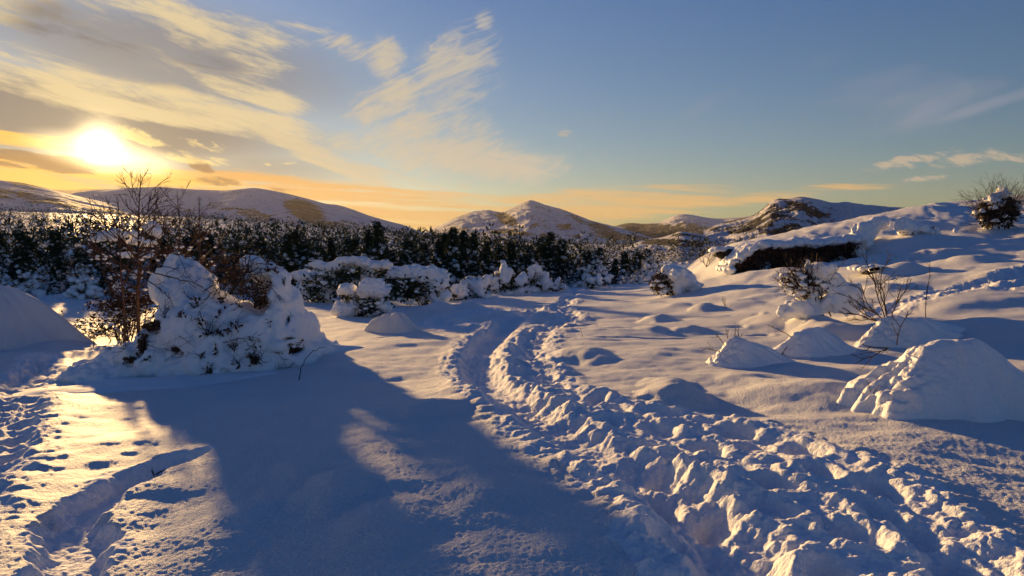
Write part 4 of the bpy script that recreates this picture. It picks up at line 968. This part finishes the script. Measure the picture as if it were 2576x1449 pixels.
# ------------------------------------------------------------------ undercut bank
def earth_bank():
    n, m = 90, 26
    xs = np.linspace(BANKX0 - .45, BANKX1 + .25, n); tt = np.linspace(0, 1, m); X, T = np.meshgrid(xs, tt, indexing='ij')
    yb = BANKY + .12 * n2(X * 1.3, X * 0 + 3.3, 4) 
    z0 = G(X, yb - .5) - .12; z1 = G(X, yb + .30) - .03
    Z = z0 + (z1 - z0) * T
    Y = yb - .17 + .10 * np.sin(T * 3.1) - .16 * (billow(X * 2.2, Z * 3.5, 3, 7) - .2) - .03
    V = np.stack([X.ravel(), Y.ravel(), Z.ravel()], 1); F = grid_faces(n, m)
    Vb = V + [0, .35, -.04]; nv = len(V)                 # a back so that it is a solid slab
    Fa = np.concatenate([F[:, ::-1], F + nv])
    edge = np.concatenate([np.arange(m), np.arange(1, n) * m + m - 1, ((n - 1) * m + np.arange(m - 2, -1, -1)), np.arange(n - 2, 0, -1) * m])
    e2 = np.roll(edge, -1); Fs = np.stack([edge, e2, e2 + nv, edge + nv], 1)
    o = mesh_np('earth_bank', np.concatenate([V, Vb]), np.concatenate([Fa, Fs]), SOIL, True, None, (9.4, BANKY, float(G(9.4, BANKY - .3))))
    tag(o, 'dark bare earth face of the undercut bank below a snow cornice', 'bank')
    pts = np.stack([X.ravel(), Y.ravel() - .05, Z.ravel()], 1); rg = np.random.RandomState(8); pts = pts[rg.randint(0, len(pts), 2600)] + rg.randn(2600, 3) * [.05, .05, .05]
    V, F = cards(pts, .13, np.array([0, -.35, -1.0]), 1, .3); r_ = mesh_np('hanging_roots', V, F, BARK_RED, False, o, o.location); r_['kind'] = 'stuff'
    # the cornice of snow hanging over it
    R0 = np.random.RandomState(4); B = []
    for x in np.linspace(BANKX0 - .55, BANKX1 + .35, 26):
        y0 = BANKY + .12 * float(n2(np.array(x * 1.3), np.array(3.3), 4)); zt = float(G(x, y0 + .35))
        e = min(1, (x - BANKX0 + .9) / .8, (BANKX1 + .8 - x) / .7)
        B.append(((x, y0 - .02 + .06 * R0.randn(), zt + .02 - .12 * R0.rand() ** 2), (.16, .30 + .1 * R0.rand(), .08 + .11 * R0.rand())))
        B.append(((x, y0 + .6, zt - .06), (.25, .75, .12)))
    V, F = sdf_blobs(B, .035, .1, .03, 4, floor=None, seed=9, fine=.02, fine_f=9)
    o = mesh_np('snow_cornice', V, F, SNOW_ICE, True, None, (9.4, BANKY + .3, float(G(9.4, BANKY + .4)))); tag(o, 'thick snow cornice overhanging the dark earth face', 'cornice')
    B = []
    for k in range(9): B.append(((BANKX1 + .35 + .12 * R0.randn(), BANKY - .05 + .1 * R0.randn(), float(G(BANKX1 + .3, BANKY - .2)) + .05 + .09 * k), (.22, .28, .14)))
    for k in range(5): B.append(((BANKX1 + .75 + .2 * R0.randn(), BANKY + .05, float(G(BANKX1 + .8, BANKY - .1)) + .2 + .1 * k), (.32, .3, .2)))
    V, F = sdf_blobs(B, .035, .12, .04, 4, seed=19, fine=.02, fine_f=9)
    o = mesh_np('snow_buttress', V, F, SNOW_ICE, True, None, (BANKX1 + .5, BANKY, float(G(BANKX1 + .5, BANKY - .2)))); tag(o, 'bulging lump of snow closing the end of the dark earth face', 'snow lump')
earth_bank()
# small second hollow further down the bank
def small_hollow(label, u, v, w, hh, seed):
    b_ = on_ground(u, v); y = b_[1]; s = y / PF; R0 = np.random.RandomState(seed)
    B = [((b_[0] + w * s * (2 * k / 6 - 1), y + .1 * R0.randn(), b_[2] + hh * s * .2 * R0.randn()), (w * s * .28, .25, hh * s * (.5 + .3 * R0.rand()))) for k in range(7)]
    V, F = sdf_blobs(B, .04, .06, .08, 5, seed=seed); o = mesh_np('earth_hollow', V, F, SOIL, True, None, (b_[0], y, b_[2])); tag(o, label, 'bank')
    B = [((b_[0] + w * s * 1.25 * (2 * k / 7 - 1), y + .25 + .06 * R0.randn(), b_[2] + hh * s * (.75 + .15 * R0.randn())), (w * s * .34, .38, hh * s * .42)) for k in range(8)]
    V, F = sdf_blobs(B, .04, .1, .04, 4, seed=seed + 1, fine=.02, fine_f=9); o = mesh_np('snow_cornice', V, F, SNOW_ICE, True, None, (b_[0], y + .2, b_[2])); tag(o, label.replace('dark earth showing under', 'white lip of'), 'cornice')
small_hollow('dark earth showing under the snow at the low end of the bank', 1842, 640, 34, 16, 5)
small_hollow('dark earth showing under the snow beyond the bulging lump', 2196, 684, 22, 9, 6)

# ------------------------------------------------------------------ the forest
def conifer_data(seed, H, Rmax, nb, spray, snow_p, top_droop=.25, low=False, ragged=.35):
    global R_
    R_ = np.random.RandomState(seed)
    lean = R_.randn(2) * .05
    trunk = Tubes(); k = np.linspace(0, 1, 7)[:, None]
    def ax(f): return np.array([lean[0] * H * f * f, lean[1] * H * f * f, H * f])
    trunk.add(np.array([ax(f) for f in np.linspace(-.03, .97, 7)]), .035 * H / 3 + .015, .006, 5)
    cp = []; cu = []; sp = []; ss = []; br = Tubes()
    for i in range(nb):
        f = .05 + .93 * (i + .5 * R_.rand()) / nb
        Rb = Rmax * ((1 - f) ** .8 * (1 - ragged * .3 + ragged * R_.randn() * .45) + .05); Rb = max(Rb, .08)
        a = i * 2.399 + R_.rand() * .9; o = np.array([math.cos(a), math.sin(a), 0]); p = ax(f)
        rise = .12 if f > .8 else (-top_droop - .25 * R_.rand() * (1 - f))
        n = (3 if spray == 1 else 4) if low else 7
        t = np.linspace(0, 1, n); line = p + np.outer(t * Rb, o) + np.outer(Rb * (.18 * t + rise * t * t), [0, 0, 1])
        if not low: br.add(line, .012, .004, 3)
        for tt, q in zip(t[1:], line[1:]):
            cp.append(np.repeat(q[None], spray, 0) + R_.randn(spray, 3) * .05); cu.append(np.repeat((o * .8 + [0, 0, .15])[None], spray, 0))
        if R_.rand() < snow_p * (1.0 - .5 * f):
            for tt in ([.75] if low else [.35, .6, .85]):
                if low or R_.rand() < .75:
                    q = p + o * Rb * tt + np.array([0, 0, Rb * (.18 * tt + rise * tt * tt) + .05]); w = Rb * (.18 + .20 * R_.rand()) * (1.6 if low else 1) + .04
                    ca, sa = abs(o[0]), abs(o[1]); sp.append(q); ss.append([w * (.7 + .5 * ca), w * (.7 + .5 * sa), w * (.55 + .35 * R_.rand())])
    cp.append(ax(.97) + R_.randn(6, 3) * .03); cu.append(np.tile([0, 0, 1.2], (6, 1)))
    if R_.rand() < .5: sp.append(ax(.95)); ss.append([.10 * Rmax, .10 * Rmax, .14])
    cV, cF = cards(np.concatenate(cp), .30 if low else .19, np.concatenate(cu), 1, .26 if low else .2)
    if not sp: sp.append(ax(.9)); ss.append([.08, .08, .1])
    sV, sF = clumps(sp, ss, ICO1 if not low else ICO0, lum=.5, seed=seed)
    if not low: return trunk, br, (cV, cF), (sV, sF)
    return (cV, cF), (sV, sF)
_o = np.array([[1, 0, 0], [-1, 0, 0], [0, 1, 0], [0, -1, 0], [0, 0, 1], [0, 0, -1.]]); ICO0 = (_o, np.array([[0, 2, 4], [2, 1, 4], [1, 3, 4], [3, 0, 4], [2, 0, 5], [1, 2, 5], [3, 1, 5], [0, 3, 5]]))
KINDS = [('slim dark conifer with pads of snow on its branches at the forest edge', 3.3, .75, 46, .75), ('broad conifer heavily loaded with snow at the forest edge', 2.7, 1.05, 50, 1.2), ('ragged dark conifer with little snow in the forest', 3.0, .85, 44, .5),
         ('squat snow plastered conifer in the forest', 1.9, 1.0, 38, 1.2), ('leaning conifer bowed down by snow in the forest', 2.4, .9, 42, 1.0), ('tall thin spruce with bare dark top in the forest', 3.4, .62, 54, .5), ('bushy round topped pine with snow clumps in the forest', 2.5, 1.15, 48, .85)]
protos = []
for k, (lab, H, Rm, nb, sp_) in enumerate(KINDS):
    tr, br, (cV, cF), (sV, sF) = conifer_data(100 + k, H, Rm, nb + 16, 13, sp_, .25 if k != 4 else .5)
    ms = []
    for nm, V, F, mt, sm in (('trunk', np.concatenate(tr.V), np.concatenate(tr.F), BARK, True), ('crown', np.concatenate([cV, np.concatenate(br.V)]), np.concatenate([cF, np.concatenate(br.F) + len(cV)]), NEEDLE, False), ('snow_pads', sV, sF, SNOW_SOFT, True)):
        o = mesh_np(nm, V, F, mt, sm); ms.append((nm, o.data)); bpy.data.objects.remove(o)
    protos.append((lab, ms))
RF = np.random.RandomState(77)
EDGE_U = [-900, 0, 300, 620, 760, 900, 1050, 1200, 1300, 1420, 1520, 1620, 1700, 1800]
EDGE_D = [40, 40, 36, 33, 33, 34, 36, 36, 39, 40, 42, 44, 50, 62]
spots = []
d = 32.0
while d < 1250:
    step = max(1.2, .0135 * d) if d < 130 else max(2.0, .0175 * d)
    u_lim = (-700, 1665 if d < 62 else (1480 if d < 160 else (1400 if d < 700 else 1050)))
    a0, a1 = [math.atan((u - 1288) / PF) for u in u_lim]
    n = int(d * (a1 - a0) / (step * 1.0))
    for i in range(n):
        a = a0 + (a1 - a0) * (i + RF.rand()) / n; dd = d + step * (RF.rand() - .5) * 1.6; u = 1288 + PF * math.tan(a)
        if dd < np.interp(u, EDGE_U, EDGE_D) + RF.rand() * 3 + 5 * float(n2(np.array(u * .012), np.array(.5), 6)): continue
        x, y = dd * math.sin(a), dd * math.cos(a)
        if d < 200 and n2(np.array(x * .06), np.array(y * .06), 5) > .34: continue       # small clearings
        spots.append((dd, x, y, RF.rand(), RF.rand()))
    d += step * 1.15
spots.sort()
near_n = 0; far = []
for dd, x, y, r1, r2 in spots:
    vis = abs(math.degrees(math.atan2(x, y))) < 36
    if near_n < 300 and vis:
        k = RF.choice(len(protos), p=[.2, .14, .22, .12, .1, .12, .1]); lab, ms = protos[k]
        t = empty('conifer_tree', (x, y, float(G(x, y)) - .06)); tag(t, lab, 'tree', 'snowy conifers along the near edge of the forest')
        t.rotation_euler = (0, 0, r1 * 6.28); s = (.42 + .62 * r2 ** 1.5) * (1.0 if dd > 45 else .85) * float(np.interp(1288 + PF * x / y, [1300, 1500, 1650], [1, .95, .72])); t.scale = (s, s, s * (.92 + .2 * r1))
        for nm, me in ms:
            c = bpy.data.objects.new(nm, me); col.objects.link(c); c.parent = t
            if nm == 'snow_pads': c['kind'] = 'stuff'
        near_n += 1
    else: far.append((dd, x, y, r1, r2))
def far_forest(items, name, label, scale=1.0, seed=0, zfun=land, snowy=.26):
    shapes = [(3.0, .95), (2.6, 1.2), (3.6, .85), (2.0, 1.2)]
    mid = [conifer_data(200 + k, H, Rm, 12, 4, .34, .25, True) for k, (H, Rm) in enumerate(shapes)]
    tiny = [conifer_data(300 + k, H, Rm, 9, 1, snowy, .25, True) for k, (H, Rm) in enumerate(shapes)]
    tiny = [((c[0][0] + (c[0][0] - np.repeat(c[0][0][::4], 4, 0)) * .9, c[0][1]), c[1]) for c in tiny]   # fewer, bigger sprays far away
    VV = []; FQ = []; FT = []; n = 0
    for dd, x, y, r1, r2 in items:
        (cV, cF), (sV, sF) = (mid if dd < 80 else tiny)[int(r2 * 3.99)]
        s = (.55 + .7 * r1 ** 1.5) * scale * (1 + .9 * min(1, max(0, (dd - 120) / 600))); a = r1 * 40; R2 = np.array([[math.cos(a), -math.sin(a), 0], [math.sin(a), math.cos(a), 0], [0, 0, 1]])
        o = np.array([x, y, float(zfun(x, y)) - .1])
        VV.append(cV @ R2.T * s + o); FQ.append(cF + n); n += len(cV)
        VV.append(sV @ R2.T * s + o); FT.append(sF + n); n += len(sV)
    FQ = np.concatenate(FQ); FT = np.concatenate(FT)
    V = np.concatenate(VV); me = bpy.data.meshes.new(name)
    me.vertices.add(len(V)); me.vertices.foreach_set('co', V.astype(np.float32).ravel())
    lo = np.concatenate([FQ.ravel(), FT.ravel()]); me.loops.add(len(lo)); me.loops.foreach_set('vertex_index', lo.astype(np.int32))
    st = np.concatenate([np.arange(len(FQ)) * 4, len(FQ) * 4 + np.arange(len(FT)) * 3]); me.polygons.add(len(st)); me.polygons.foreach_set('loop_start', st.astype(np.int32))
    me.polygons.foreach_set('material_index', np.concatenate([np.zeros(len(FQ)), np.ones(len(FT))]).astype(np.int32))
    me.polygons.foreach_set('use_smooth', np.concatenate([np.zeros(len(FQ), bool), np.ones(len(FT), bool)]))
    me.update(calc_edges=True); me.materials.append(NEEDLE); me.materials.append(SNOW_SOFT)
    o = bpy.data.objects.new(name, me); col.objects.link(o); tag(o, label, 'forest', kind='stuff'); return o
far_forest(far, 'distant_forest', 'dense dark forest of snow dusted conifers reaching to the mountain foot')
# dark woods on the valley floor
RV = np.random.RandomState(3); items = []
for k in range(2600):
    dd = 500 + 1900 * RV.rand() ** 1.0; u = 1380 + 520 * RV.rand(); a = math.atan((u - 1288) / PF); x, y = dd * math.sin(a), dd * math.cos(a)
    if n2(np.array(x * .006), np.array(y * .0035), 8) + .35 * n2(np.array(x * .02), np.array(y * .02), 9) > .05 or (620 < dd < 800): items.append((dd, x, y, RV.rand(), RV.rand()))
far_forest(items, 'valley_woods', 'dark patches of woodland on the snowy valley floor', 2.6, snowy=.12)

# ------------------------------------------------------------------ the air
def haze_box():
    x0, x1, y0, y1, z0, z1 = -8000, 8000, -14500, 10600, -60, 640
    V = np.array([(x, y, z) for x in (x0, x1) for y in (y0, y1) for z in (z0, z1)], float)
    F = np.array([[0, 1, 3, 2], [4, 6, 7, 5], [0, 4, 5, 1], [2, 3, 7, 6], [0, 2, 6, 4], [1, 5, 7, 3]])
    m = bpy.data.materials.new('winter_haze'); m.use_nodes = True; t = m.node_tree; t.nodes.clear()
    v = t.nodes.new('ShaderNodeVolumePrincipled'); o_ = t.nodes.new('ShaderNodeOutputMaterial'); t.links.new(v.outputs[0], o_.inputs['Volume'])
    v.inputs['Color'].default_value = (.96, .9, .8, 1); v.inputs['Density'].default_value = HAZE_DENSITY; v.inputs['Anisotropy'].default_value = .42
    o = mesh_np('haze', V, F, m, False); tag(o, 'thin winter haze in the valley air', 'haze', kind='stuff')
HAZE_DENSITY = 1.2e-5
haze_box()
